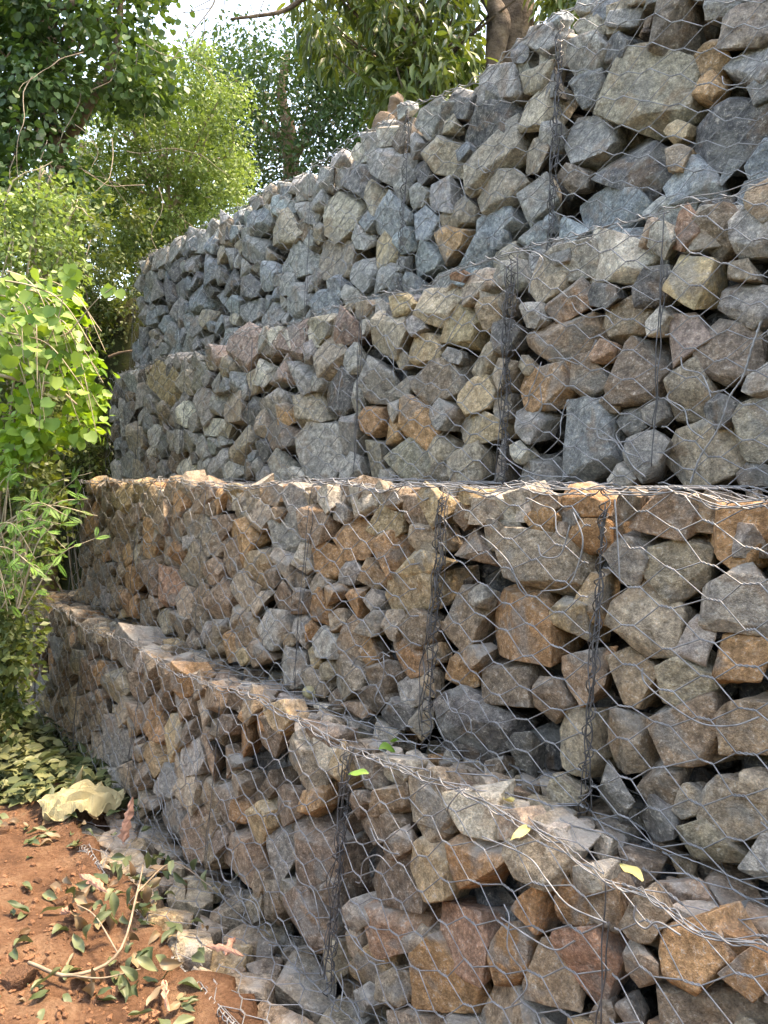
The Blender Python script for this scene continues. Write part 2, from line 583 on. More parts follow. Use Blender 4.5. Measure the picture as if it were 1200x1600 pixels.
# stones that can be told apart in the photograph: x, y, width, height (pixels), tilt (degrees, clockwise), colour
SEEN = {
    '4': """913 35 55 28 0 t;967 22 58 32 -20 g;1047 30 130 66 -5 k;1163 28 95 60 0 t;906 83 78 60 -20 g;960 72 34 58 0 d;838 70 45 45 0 g;
1010 138 140 140 0 t;1102 78 36 66 0 o;1097 127 52 50 0 o;1172 88 80 62 -25 g;1130 195 130 118 -20 d;906 145 68 60 0 d;908 212 78 90 -20 g;
1050 196 44 32 0 y;978 253 135 84 -10 d;1053 246 28 50 0 o;1137 256 54 54 0 b;1182 250 70 80 0 b;1073 293 95 52 0 b;938 322 140 66 0 b;888 280 40 44 0 k;
828 128 62 56 -35 t;832 180 62 60 0 t;828 248 55 48 0 t;826 312 54 72 0 g;825 372 60 40 0 b;767 113 76 70 0 g;667 188 50 80 0 g;715 152 45 55 0 d;
750 183 90 85 -20 d;680 237 60 85 -25 t;760 240 90 55 -30 t;687 293 60 64 0 g;763 287 82 62 -15 t;643 303 28 48 0 g;647 350 50 60 -20 b;703 326 56 46 0 t;
690 366 50 56 0 o;753 343 80 50 -8 b;657 403 60 60 0 b;727 400 88 50 -15 b;617 210 44 48 0 k;573 227 40 40 0 g;547 240 28 26 0 w;523 247 30 24 0 g;
607 260 70 64 0 g;543 273 74 48 0 d;580 307 66 50 -10 t;623 300 34 36 0 g;600 340 56 58 -25 b;523 333 60 70 0 t;480 287 38 46 0 g;500 277 24 42 0 g;
437 317 38 44 0 b;463 317 36 40 0 g;483 330 32 44 0 g;437 363 64 58 -30 t;467 350 36 34 0 k;453 403 70 58 0 g;513 397 64 76 0 t;557 377 32 44 0 g;
587 390 58 42 0 y;560 427 46 48 0 g;597 430 46 42 0 g;345 368 30 34 0 e;320 420 34 40 0 b;300 470 34 46 0 b;360 440 40 44 0 d;400 340 34 44 0 b;390 385 36 40 0 g;335 475 36 46 0 b;375 480 44 40 0 g;300 380 30 34 0 g""",
    '3': """945 402 140 84 10 w;835 435 66 68 0 t;1052 350 55 62 0 r;1110 347 80 72 -30 k;1170 350 80 80 0 g;993 353 50 36 0 t;1067 440 85 88 0 y;
873 473 95 34 -20 r;862 525 125 66 -20 e;970 493 92 68 -20 e;830 497 28 40 0 g;1150 463 110 66 10 g;1165 415 70 32 0 k;1060 523 58 88 0 p;1127 543 105 95 10 k;
843 600 82 72 -10 o;907 587 50 70 0 k;940 550 40 36 0 r;985 580 76 110 0 k;1047 613 98 120 15 t;1123 643 62 44 0 d;1180 663 75 110 0 v;820 663 50 62 0 g;
900 693 150 125 0 b;1073 710 160 105 0 t;1177 747 70 34 0 d;947 630 30 40 0 k;977 660 46 50 0 d;667 463 74 62 0 t;617 463 42 46 0 y;743 443 72 60 -15 t;
710 427 28 20 0 r;597 517 64 68 0 t;647 537 56 56 -20 y;700 510 70 66 0 y;757 490 44 60 0 e;638 503 32 28 0 g;743 560 64 72 0 t;582 593 68 78 0 g;
667 590 84 76 -15 k;618 600 28 50 0 t;697 557 28 24 0 g;565 657 40 50 0 o;597 672 38 46 0 o;642 658 58 60 0 o;735 623 84 52 -25 y;683 647 36 44 0 g;
733 667 92 46 0 y;563 720 62 70 0 v;627 720 66 62 0 v;675 703 44 56 0 t;720 727 78 62 0 v;443 517 56 72 0 p;427 580 40 50 0 p;493 503 40 44 0 v;
533 513 50 48 0 p;533 477 40 26 0 t;507 560 58 62 0 t;457 587 46 60 0 g;477 550 24 36 0 g;517 620 58 58 0 d;467 637 48 56 0 t;417 633 36 60 0 g;
483 703 78 98 0 g;427 683 38 44 0 k;427 723 40 46 0 g;437 647 18 36 0 o;533 683 30 70 0 g;330 545 46 70 0 p;375 545 50 62 0 p;245 600 50 60 -20 y;
238 555 40 46 0 g;355 640 40 50 0 t;305 625 36 50 0 g;365 695 46 50 0 t;320 670 44 30 0 w""",
    '2': """1145 820 140 96 15 o;1030 812 105 70 0 e;963 875 60 72 0 g;1040 888 98 90 0 v;1140 925 135 100 10 g;990 970 150 105 25 t;1075 1000 58 78 0 g;
1155 1035 110 125 0 o;943 1060 105 110 20 e;1047 1067 108 70 0 t;930 1157 125 85 0 k;1060 1145 130 105 0 e;1157 1135 95 100 0 e;925 1260 132 105 -10 d;
1012 1303 72 74 0 d;1017 1238 80 66 20 k;1063 1256 28 50 0 t;1133 1275 100 125 40 t;1093 1330 105 75 15 v;1172 1235 70 60 0 t;1190 1360 55 95 0 g;
833 875 150 92 20 t;730 880 70 78 0 e;840 810 48 50 0 o;910 828 55 60 0 o;870 825 20 30 0 t;705 965 60 100 0 e;800 985 150 110 30 o;873 968 62 90 0 y;
698 1055 64 60 0 o;770 1080 105 80 0 k;850 1095 58 78 0 k;725 1145 120 105 0 d;820 1185 80 120 0 d;738 932 34 30 0 g;537 847 66 60 0 o;603 858 56 56 0 o;
567 897 46 60 0 y;627 925 84 76 0 y;497 880 46 58 0 o;480 825 32 56 0 e;463 880 26 52 0 w;427 843 64 60 0 g;533 900 32 40 0 g;480 912 50 32 0 k;517 933 30 46 0 o;
493 950 36 40 0 o;543 945 30 46 0 o;463 947 34 40 0 k;570 937 32 34 0 g;433 937 46 52 0 e;567 973 48 46 0 t;603 973 38 40 0 t;643 990 50 60 0 k;
540 1003 44 68 0 e;570 1020 44 44 0 o;620 1030 92 50 35 o;497 1010 44 52 0 g;463 990 34 58 0 g;417 980 44 66 0 g;450 1047 64 66 0 g;533 1067 50 64 0 k;
587 1053 56 36 0 k;580 1090 42 46 0 k;623 1083 54 58 0 g;613 1117 60 36 0 d;647 880 60 32 0 y;653 847 50 50 0 t;215 910 50 70 30 e;252 915 40 60 0 r;
295 890 44 66 0 t;370 918 56 50 0 t;370 837 44 34 0 o;180 825 34 40 0 t;700 800 40 40 0 e;745 795 46 40 0 t;800 782 46 36 0 w;635 800 50 50 0 e;560 790 50 30 0 w;500 780 50 30 0 w;450 785 44 34 0 g""",
    '1': """590 1260 55 64 0 e;583 1300 60 54 0 k;597 1213 46 36 0 w;653 1268 72 120 -15 t;720 1283 78 78 0 w;750 1393 108 150 -20 o;660 1373 60 100 -15 y;
593 1385 112 120 0 k;557 1433 44 34 0 g;617 1328 40 28 0 k;597 1465 90 56 0 r;700 1490 112 110 20 r;650 1495 70 60 0 t;665 1560 150 90 15 o;563 1520 52 60 0 y;
600 1560 50 70 0 t;780 1510 52 100 0 o;550 1585 60 50 0 g;525 1200 54 90 0 y;460 1203 80 66 0 t;440 1263 46 48 0 k;475 1260 42 44 0 o;512 1275 62 80 0 k;
475 1345 85 115 0 k;505 1410 50 90 0 k;460 1455 90 110 0 k;415 1420 40 70 0 k;420 1330 40 90 0 g;832 1350 140 90 0 t;905 1370 60 50 0 w;877 1430 80 52 0 o;
940 1423 60 90 0 e;820 1432 50 90 0 o;907 1515 95 125 -10 r;855 1545 100 120 0 e;997 1510 62 80 0 e;1075 1480 118 115 0 o;1165 1505 100 85 15 o;
1085 1575 240 75 -5 k;1000 1430 45 70 0 t;185 1025 50 65 0 g;370 1165 50 52 0 o;215 1130 32 85 0 o;258 1150 36 85 0 y;300 1120 34 60 0 t;272 1058 40 44 0 o;
395 1230 54 75 0 k;485 1145 56 56 0 k;170 1170 50 60 0 g;165 1080 34 60 0 t;250 1225 44 54 0 g;285 1235 40 54 0 t;320 1250 44 60 0 t;354 1375 55 160 10 e;
396 1292 45 75 0 y;250 1292 44 80 0 g;292 1312 46 90 0 e""",
    'f': ''}

GRID = 0.010
# how heavily each seam (on the left of a basket) is laced
SEAM = {('4', 0): 1.3, ('4', 1): 0.45, ('3', 0): 0.25, ('3', 1): 1.8, ('3', 2): 0.3, ('2', 0): 1.0, ('2', 1): 1.5, ('2', 2): 0.3, ('1', 0): 0.25, ('1', 1): 1.7}
stone_count = 0


def seen_seeds(T):
    out = []
    for item in SEEN[T['key']].replace('\n', '').split(';'):
        if not item.strip():
            continue
        x, y, w, h, a, c = item.split()
        x, y, w, h, a = float(x), float(y), float(w), float(h), math.radians(float(a))
        t, z = face_coords(T, x, y)
        if not (T['seams'][0] < t < T['seams'][-1] and T['z0'] - 0.04 < z < T['z1'] + 0.06):
            continue
        J = np.zeros((2, 2))
        e = 4.0
        t1, z1 = face_coords(T, x + e, y)
        t2, z2 = face_coords(T, x, y + e)
        J[:, 0] = (t1 - t) / e, (z1 - z) / e
        J[:, 1] = (t2 - t) / e, (z2 - z) / e
        R = np.array([[math.cos(a), -math.sin(a)], [math.sin(a), math.cos(a)]])
        A = J @ R @ np.diag([w / 2, h / 2])
        out.append((t, z, np.linalg.inv(A), c, math.sqrt(abs(np.linalg.det(A)))))
    return out


def pack(ax0, ax1, bx0, bx1, seeds, sizes, r, aspect=(0.6, 1.0), tries=520, tilt=0.34):
    """fill a rectangle with ellipses round the given seeds; returns cells: centre, angles, supports, colour (or None)"""
    A, B = np.meshgrid(np.arange(ax0, ax1, GRID) + GRID / 2, np.arange(bx0, bx1, GRID) + GRID / 2)
    P = np.stack([A.ravel(), B.ravel()], axis=1)
    S = []
    Q = []
    minq = np.full(len(P), 9.0)
    for (a, b, Mi, c, rad) in seeds:
        q = np.linalg.norm((P - (a, b)) @ Mi.T, axis=1)
        S.append((a, b, c))
        Q.append(q)
        minq = np.minimum(minq, q)
    n = len(sizes)
    for k in range(tries):
        fr = k / tries
        rad = sizes[0] + (sizes[1] - sizes[0]) * fr ** 0.75
        rad *= r.uniform(0.85, 1.2)
        free = np.nonzero(minq > 1.0)[0]
        if len(free) < 6:
            break
        a, b = P[r.choice(free)] if k > tries * 0.25 else (r.uniform(ax0, ax1), r.uniform(bx0, bx1))
        asp = r.uniform(*aspect)
        th = r.normal(0, tilt)
        R = np.array([[math.cos(th), -math.sin(th)], [math.sin(th), math.cos(th)]])
        Mi = np.linalg.inv(R @ np.diag([rad / math.sqrt(asp), rad * math.sqrt(asp)]))
        q = np.linalg.norm((P - (a, b)) @ Mi.T, axis=1)
        ins = q < 0.86
        cnt = ins.sum()
        if cnt < 3 or (minq[ins] < 0.97).mean() > 0.10:
            continue
        # the ellipse must lie mostly within the rectangle
        if cnt * GRID * GRID < 0.55 * math.pi * (0.86 * rad) ** 2:
            continue
        S.append((a, b, None))
        Q.append(q)
        minq = np.minimum(minq, q)
    Q = np.array(Q)
    own = Q.argmin(axis=0)
    best = Q.min(axis=0)
    cells = []
    for i, (a, b, c) in enumerate(S):
        sel = (own == i) & (best < 1.26)
        if sel.sum() < 8:
            continue
        pts = P[sel]
        cen = (pts.min(axis=0) + pts.max(axis=0)) / 2 * 0.4 + pts.mean(axis=0) * 0.6
        nk = int(r.integers(4, 7))
        ang = (np.arange(nk) + r.uniform(-0.28, 0.28, nk)) * 2 * math.pi / nk + r.uniform(0, 6.28)
        dirs = np.stack([np.cos(ang), np.sin(ang)], axis=1)
        proj = (pts - cen) @ dirs.T
        sup = np.quantile(proj, 0.96 if nk < 6 else 0.98, axis=0) * r.uniform(0.96, 1.02) + GRID * 0.45
        sup = np.maximum(sup, 0.012)
        area = sel.sum() * GRID * GRID
        cells.append((cen, ang, sup, c, math.sqrt(area / math.pi)))
    return cells


STRATUM = {'4': (1.03, 1.04, 1.04), '3': (1.10, 1.06, 1.00), '2': (1.07, 0.97, 0.88), '1': (1.06, 0.95, 0.85), 'f': (1.05, 0.99, 0.91)}          # the upper baskets hold paler, cooler stone


def stone_colour(c, T, r):
    mixc = T['mixc']
    key = c if c else mixc[int(r.integers(len(mixc)))]
    base = np.array(PAL[key]) * np.array(STRATUM.get(T['key'], (1, 1, 1)))
    v = r.uniform(0.80, 1.24)
    return np.clip(base * v * (1 + r.normal(0, 0.014, 3)), 0.02, 0.9)


def hex_wires(a0, a1, b0, b1, pos, r, fine, col=0.112, row=0.053, tw=0.038, rad=0.0021, warp=0.014):
    """double-twisted hexagonal netting over a patch; pos maps (a, b, lift) arrays to points"""
    polys = []
    seed = int(r.integers(1000))
    nrow = int((b1 - b0) / row)
    row = (b1 - b0) / nrow
    ncol = int((a1 - a0) / col) + 1
    for k in range(-1, nrow + 1):
        a_list, b_list, l_list = [], [], []
        for j in range(0, ncol + 1):
            up = (k + j) % 2
            lev = b0 + (k + up) * row
            xc = a0 + j * col
            m = 7 if fine else 3
            s = np.linspace(-0.5, 0.5, m)
            phase = s * 2 * math.pi * 1.5 + (math.pi if up else 0.0)
            hr = rad * 1.05
            a_list.append(xc + s * tw)
            b_list.append(lev + hr * np.cos(phase) * (1.0 if fine else 0.6))
            l_list.append(hr * np.sin(phase))
        a = np.concatenate(a_list)
        b = np.concatenate(b_list)
        l = np.concatenate(l_list)
        ok = (a >= a0 - 1e-6) & (a <= a1 + 1e-6)
        a, b, l = a[ok], b[ok], l[ok]
        if len(a) < 3:
            continue
        pn = np.stack([a * 3.1, b * 3.1, np.full_like(a, seed)], axis=1)
        pf = np.stack([a * 13, b * 13, np.full_like(a, seed + 40)], axis=1)
        wa = warp * (noise3(pn, 3) * 1.6 + noise3(pf, 4) * 1.0)
        wb = warp * (noise3(pn, 7) * 1.6 + noise3(pf, 8) * 1.0)
        bb = b + wb
        # the netting ends on the selvedge wires
        bb = np.clip(bb, b0, b1)
        polys.append(pos(a + wa, bb, l))
    return tubes(polys, rad, 4 if fine else 3, closed_caps=False)


def wavy(p0, p1, r, amp, n=26, freq=5.0):
    s = np.linspace(0, 1, n)[:, None]
    P = (1 - s) * p0 + s * p1
    o = r.uniform(0, 99)
    q = np.concatenate([s * freq + o, s * 0 + r.uniform(0, 9), s * 0], axis=1)
    W = np.stack([noise3(q, 1), noise3(q + 31, 2), noise3(q + 67, 3)], axis=1)
    return P + amp * W


def spiral(p0, p1, radius, turns, r, n_per=9):
    n = int(turns * n_per)
    s = np.linspace(0, 1, n)
    d = (p1 - p0)
    L = np.linalg.norm(d)
    d = d / L
    a = np.cross(d, [0.2, 0.5, 0.84])
    a /= np.linalg.norm(a)
    b = np.cross(d, a)
    ph = s * turns * 2 * math.pi + 0.8 * noise3(np.stack([s * 9, s * 0 + r.uniform(0, 50), s * 0], axis=1), 3)
    rr = radius * (1 + 0.45 * noise3(np.stack([s * 14, s * 0 + r.uniform(0, 50), s * 0], axis=1), 5))
    return p0 + s[:, None] * (p1 - p0) + (rr * np.cos(ph))[:, None] * a + (rr * np.sin(ph))[:, None] * b


ORD = ['first', 'second', 'third', 'fourth', 'fifth', 'sixth', 'seventh', 'eighth']
LOOK = {
    'f0': 'tan rubble', 'f1': 'tan rubble', 'f2': 'tan and brown rubble', 'f3': 'tan rubble',
    '10': 'large rusty orange stones', '11': 'large rusty orange stones', '12': 'brown stones and a tall slab',
    '13': 'orange and grey stones', '14': 'grey stones', '15': 'grey stones', '16': 'grey stones',
    '20': 'large tan and orange stones', '21': 'tan boulders over dark stones', '22': 'orange and tan stones',
    '23': 'mixed orange and grey stones', '24': 'brown and red stones', '25': 'small brown stones',
    '30': 'large brown and grey stones', '31': 'brown stones and a blue-grey boulder', '32': 'tan and yellowish stones',
    '33': 'pinkish and grey stones', '34': 'pink and grey stones', '35': 'small grey stones', '36': 'small grey stones',
    '40': 'large grey boulders', '41': 'grey stones', '42': 'grey and tan stones', '43': 'blue-grey stones',
    '44': 'small blue-grey stones', '45': 'small blue-grey stones'}


def stone_part(basket, me, loc, col):
    me.materials.append(M_STONE)
    return obj('stone', me, None, basket, loc, col)


def crest(t, key):
    q = np.stack([np.atleast_1d(t) * 2.1, np.full_like(np.atleast_1d(t), ord(key) * 1.37, dtype=float), np.zeros_like(np.atleast_1d(t), dtype=float)], axis=1)
    return 0.034 * noise3(q, 31) + 0.020 * noise3(q * 3.3, 32)


def build_basket(T, i, seeds):
    global stone_count
    ta, tb = T['seams'][i], T['seams'][i + 1]
    H = T['z1'] - T['z0']
    slope = (T['d1'] - T['d0']) / H
    L = tb - ta
    tm = (ta + tb) / 2
    r = np.random.default_rng(100 + 31 * i + 977 * ord(T['key']))
    B = empty('gabion_basket', wall_point(tm, T['d0'], T['z0']), YAW)
    n_b = len(T['seams']) - 1
    place = ORD[i] + ' from the right' if i < n_b - 1 else 'at the left end'
    if i == 0:
        place = 'rightmost'
    tag(B, 'gabion of %s in the %s, %s' % (LOOK[T['key'] + str(i)], T['words'], place), 'gabion', 'gabion baskets of the ' + T['words'])
    dist = np.linalg.norm(wall_point(tm, T['d0'], (T['z0'] + T['z1']) / 2) - CAM)
    nearest = np.linalg.norm(wall_point(max(ta, 0.9), T['d0'], (T['z0'] + T['z1']) / 2) - CAM)
    # ---- face stones; local x runs to the right (towards smaller t)
    own = []
    for (t, z, Mi, c, rad) in seeds:
        if ta - 0.01 < t < tb + 0.01:
            Ml = Mi @ np.diag([-1.0, 1.0])
            own.append((tm - t, z - T['z0'], Ml, c, rad))
    seam_r = SEAM.get((T['key'], i - 1), 0.1)
    seam_l = SEAM.get((T['key'], i), 0.1)
    gap, gap_l = 0.004 + 0.013 * seam_r, 0.004 + 0.013 * seam_l
    if T['key'] != 'f':
        cells = pack(-L / 2 + gap_l, L / 2 - gap, 0.012, H + (0.03 if T['key'] == '4' else -0.005), own, (0.118, 0.046), r, tries=420)
        for (cen, ang, sup, c, rad) in cells:
            px = rad / max(nearest if L > 1.2 else dist, 1.0) * 1200
            front = min(max(rad * r.uniform(0.55, 1.0), 0.03), 0.11)
            edge = 0 if px < 12 else max(7 * dist / 1200, rad / 8)
            me = rock_mesh('stone', ang, sup * r.uniform(0.955, 1.0), front, rad * r.uniform(0.7, 1.0) + 0.02, edge, int(r.integers(1 << 30)), 'face')
            y = slope * cen[1] + front + r.uniform(-0.012, 0.032)
            cz = cen[1] + float(crest(tm - cen[0], T['key'])[0]) * cen[1] / H
            stone_part(B, me, (cen[0], y, cz), stone_colour(c, T, r))
            stone_count += 1
    # ---- stones of the top
    lw = T['ledge']
    big = T['key'] in 'f12'
    cells = pack(-L / 2 + gap_l, L / 2 - gap, 0.035 if T['key'] != 'f' else 0.02, lw, [], (0.125, 0.035) if T['key'] == 'f' else (0.075, 0.026) if big else (0.11, 0.06), r, tries=360 if big else 160)
    for (cen, ang, sup, c, rad) in cells:
        px = rad / max(dist, 1.0) * 1200
        front = min(max(rad * r.uniform(0.5, 0.9), 0.024), 0.06)
        edge = 0 if (px < 11 or not big) else max(7 * dist / 1200, rad / 7)
        me = rock_mesh('stone', ang, sup * 0.91, front, rad * 0.7 + 0.02, edge, int(r.integers(1 << 30)), 'top')
        z = H - front - 0.012 + r.uniform(-0.04, 0.026) * (1.0 if big else 0.6)
        cc = c if c else (None if T['key'] == 'f' else ('w' if r.random() < 0.35 else None))
        z += float(crest(tm - cen[0], T['key'])[0])
        stone_part(B, me, (cen[0], slope * H + cen[1], z), stone_colour(cc, T, r))
        stone_count += 1
    # ---- rubble behind the face and under the top, too deep to pick apart
    Vs, Fs = [], []
    nb = 0
    D1, F1 = ICO[1]
    for layer in range(2):
        na = int(L / 0.15)
        nz = int(H / 0.15) if T['key'] != 'f' else 1
        for a in range(na):
            for b in range(nz):
                rad = r.uniform(0.07, 0.10)
                c0 = np.array([-L / 2 + (a + 0.5) * L / na + r.uniform(-.03, .03), slope * H * (b / nz) + 0.23 + 0.13 * layer + r.uniform(-.03, .03),
                               (b + 0.5) * H / nz + r.uniform(-.03, .03)])
                c0[2] = min(c0[2], H - 0.15)
                c0[0] = np.clip(c0[0], -L / 2 + 0.1, L / 2 - 0.1)
                k = noise3(D1 * 1.7 + r.uniform(-40, 40, 3), 3)
                Vs.append(c0 + D1 * (rad * (1 + 0.25 * k))[:, None])
                Fs.append(F1 + nb)
                nb += len(D1)
    me = mesh_np('rubble_fill', np.concatenate(Vs), np.concatenate(Fs), smooth=False)
    me.materials.append(M_STONE)
    o = obj('rubble_fill', me, None, B, None, np.array(PAL['d']) * 0.75)
    tag(o, kind='stuff')
    # solid core
    y0, y1 = 0.42 + slope * H, T['depth']
    x0, x1, zz0, zz1 = -L / 2 + 0.002, L / 2 - 0.002, 0.01, H - 0.12
    Vc = np.array([[x0, y0, zz0], [x1, y0, zz0], [x1, y1, zz0], [x0, y1, zz0], [x0, y0, zz1], [x1, y0, zz1], [x1, y1, zz1], [x0, y1, zz1]])
    Fc = np.array([[0, 3, 2, 1], [4, 5, 6, 7], [0, 1, 5, 4], [1, 2, 6, 5], [2, 3, 7, 6], [3, 0, 4, 7]])
    me = mesh_np('rubble_core', Vc, Fc, smooth=False)
    me.materials.append(M_STONE)
    obj('rubble_core', me, None, B, None, np.array(PAL['d']) * 0.8)

    # ---- netting
    fine = nearest < 3.6
    sd = float(r.uniform(0, 100))

    def bulge(a, b):
        q = np.stack([a * 2.2, b * 2.2, np.full_like(a, sd)], axis=1)
        edge = np.clip(np.minimum(np.minimum(a + L / 2, L / 2 - a), np.minimum(b, H - b)) / 0.12, 0, 1)
        return 0.006 + 0.030 * edge * (noise3(q, 2) * 0.5 + 0.45)

    def pos_front(a, b, l):
        return np.stack([a, slope * b - bulge(a, b) - l, b], axis=1)

    def pos_top(a, b, l):
        q = np.stack([a * 3, b * 3, np.full_like(a, sd + 9)], axis=1)
        return np.stack([a, slope * H + b, H + 0.012 + 0.010 * noise3(q, 2) + l], axis=1)

    parts = []
    if T['key'] != 'f':
        parts.append(hex_wires(-L / 2 + 0.012, L / 2 - 0.012, 0.0, H, pos_front, r, fine))
    if big:
        parts.append(hex_wires(-L / 2 + 0.012, L / 2 - 0.012, 0.0, lw + 0.02, pos_top, r, fine, warp=0.018))
    if parts:
        V = np.concatenate([p[0] for p in parts])
        nv = 0
        Fa = []
        for p in parts:
            Fa.append(p[1] + nv)
            nv += len(p[0])
        V[:, 2] += crest(tm - V[:, 0], T['key']) * V[:, 2] / H
        me = mesh_np('wire_netting', V, np.concatenate(Fa))
        me.materials.append(M_WIRE)
        o = obj('wire_netting', me, None, B)
        tag(o, kind='stuff')
    # ---- selvedge and lacing wires on the edges
    zt = H + 0.006
    yt = slope * H
    if T['key'] != 'f':
        # vertical bundle on the left edge (each seam belongs to one basket)
        heavy = seam_l
        polys, rads = [], []
        lo = np.array([-L / 2, -0.012, 0.0])
        hi = np.array([-L / 2, yt - 0.012, zt])
        for k in range(int(2 + 4 * heavy)):
            w = 0.005 + 0.010 * heavy
            a = lo + np.array([r.normal(0, w * 0.7), r.normal(0, 0.008), r.uniform(0, 0.1)])
            b = hi + np.array([r.normal(0, w * 0.7), r.normal(0, 0.008), -r.uniform(0, 0.1)])
            if r.random() < 0.5:                     # some strands run only part of the way
                k0, k1 = np.sort(r.uniform(0, 1, 2))
                a, b = a + (b - a) * k0, a + (b - a) * min(k1 + 0.2, 1)
            polys.append(wavy(a, b, r, w * 1.1, 40, 8))
            rads.append(0.0022)
        if heavy > 0.4:
            polys.append(spiral(lo, hi, 0.006 + 0.006 * heavy, H / 0.045, r))
            rads.append(0.0022)
            polys.append(spiral(lo, hi, 0.011 + 0.006 * heavy, H / 0.12, r, 12))
            rads.append(0.0020)
        V, Fq = tubes(polys, rads, 4)
        me = mesh_np('lacing_wire', V, Fq)
        me.materials.append(M_WIRE_OLD)
        o = obj('lacing_wire', me, None, B)
        tag(o, kind='stuff')
    polys, rads = [], []
    lo = np.array([-L / 2, yt - 0.006, zt])
    hi = np.array([L / 2, yt - 0.006, zt])
    for k in range(1 if T['key'] != 'f' else 3):
        polys.append(wavy(lo + r.normal(0, 0.006, 3), hi + r.normal(0, 0.006, 3), r, 0.018, 48, 7 * L))
        rads.append(0.0021)
    polys.append(spiral(lo, hi, 0.010, L / (0.10 if T['key'] != 'f' else 0.035), r))
    rads.append(0.0024)
    # a few slack ends and loops that stand off the face
    if T['key'] != 'f' and nearest < 4.5:
        for k in range(int(r.integers(3, 6))):
            x = r.uniform(-L / 2 + 0.05, L / 2 - 0.2)
            z = r.uniform(0.08, H - 0.03)
            pts = [np.array([x, slope * z - 0.02, z])]
            hd = r.uniform(-0.9, 0.9)
            for s in range(5):
                hd += r.normal(0, 0.55)
                st = r.uniform(0.03, 0.07)
                q = pts[-1] + np.array([math.cos(hd) * st, 0, math.sin(hd) * st])
                q[1] = slope * q[2] - r.uniform(0.018, 0.045)
                q[2] = np.clip(q[2], 0.02, H + 0.03)
                pts.append(q)
            polys.append(smooth_path(pts, 22))
            rads.append(0.0024)
    V, Fq = tubes(polys, rads, 4)
    V[:, 2] += crest(tm - V[:, 0], T['key']) * V[:, 2] / H
    me = mesh_np('edge_wire', V, Fq)
    me.materials.append(M_WIRE)
    o = obj('edge_wire', me, None, B)
    tag(o, kind='stuff')
    return B


BASKETS = {}
for T in TIERS:
    sd_ = seen_seeds(T)
    for i in range(len(T['seams']) - 1):
        BASKETS[T['key'], i] = build_basket(T, i, sd_)
print('stones', stone_count)


# ------------------------------------------------------------------ slack wires that stand off the netting, where the photograph shows them
SLACK = {
    ('3', 0): [[(1200, 505), (1186, 545), (1172, 590), (1152, 620), (1140, 655), (1128, 680), (1105, 715), (1090, 755)],
               [(1075, 560), (1080, 578), (1105, 585), (1115, 600), (1122, 622)],
               [(1058, 612), (1055, 625), (1080, 640), (1088, 668), (1110, 686)]],
    ('3', 1): [[(955, 645), (945, 668), (948, 685), (972, 690), (985, 705), (1010, 715)], [(998, 660), (975, 678), (985, 700), (1000, 728), (1020, 745)],
               [(800, 400), (838, 395), (860, 410), (842, 440), (838, 460)], [(790, 700), (810, 722), (850, 742), (900, 745)]],
    ('2', 0): [[(1018, 1040), (1022, 1062), (1060, 1095), (1110, 1125), (1160, 1128), (1200, 1115)], [(975, 780), (980, 850), (983, 905)]],
    ('2', 1): [[(910, 800), (925, 840), (918, 880), (900, 915), (860, 922)], [(855, 850), (862, 868), (890, 865), (905, 820)]],
    ('1', 0): [[(1010, 1405), (1008, 1425), (1025, 1440), (1045, 1430), (1080, 1450)]],
    ('1', 1): [[(770, 1300), (840, 1330), (870, 1365), (905, 1405), (965, 1432)], [(800, 1425), (845, 1455), (885, 1474), (915, 1460)],
               [(595, 1288), (605, 1310), (625, 1325), (640, 1328)], [(555, 1440), (575, 1470), (600, 1490), (618, 1494)]]}
for key_, lines in SLACK.items():
    T = TK[key_[0]]
    B = BASKETS[key_]
    Mi_ = np.array((Matrix.Translation(B.location) @ Matrix.Rotation(YAW, 4, 'Z')).inverted())
    for pts in lines:
        W = []
        for (x, y) in pts:
            t_, z_ = face_coords(T, x, y)
            sl = (T['d1'] - T['d0']) / (T['z1'] - T['z0'])
            p_ = wall_point(t_, T['d0'] + sl * (z_ - T['z0']) - 0.045, z_)
            W.append((Mi_ @ np.array([*p_, 1.0]))[:3])
        P_ = smooth_path(W, 40)
        n_ = np.linspace(0, 1, 40)
        ln = np.linalg.norm(np.diff(P_, axis=0), axis=1).sum()
        ph = n_ * ln / 0.05 * 2 * math.pi
        offs = 0.0028 * np.stack([np.cos(ph), np.sin(ph), np.sin(ph + 1)], axis=1)
        two = len(pts) > 6
        V, Fq = tubes([P_ + offs, P_ - offs] if two else [P_], 0.0026, 5, closed_caps=False)
        obj('slack_wire', mesh_np('slack_wire', V, Fq), M_WIRE, B)

# ------------------------------------------------------------------ ground
def smoothstep(a, b, x):
    u = np.clip((x - a) / (b - a), 0, 1)
    return u * u * (3 - 2 * u)


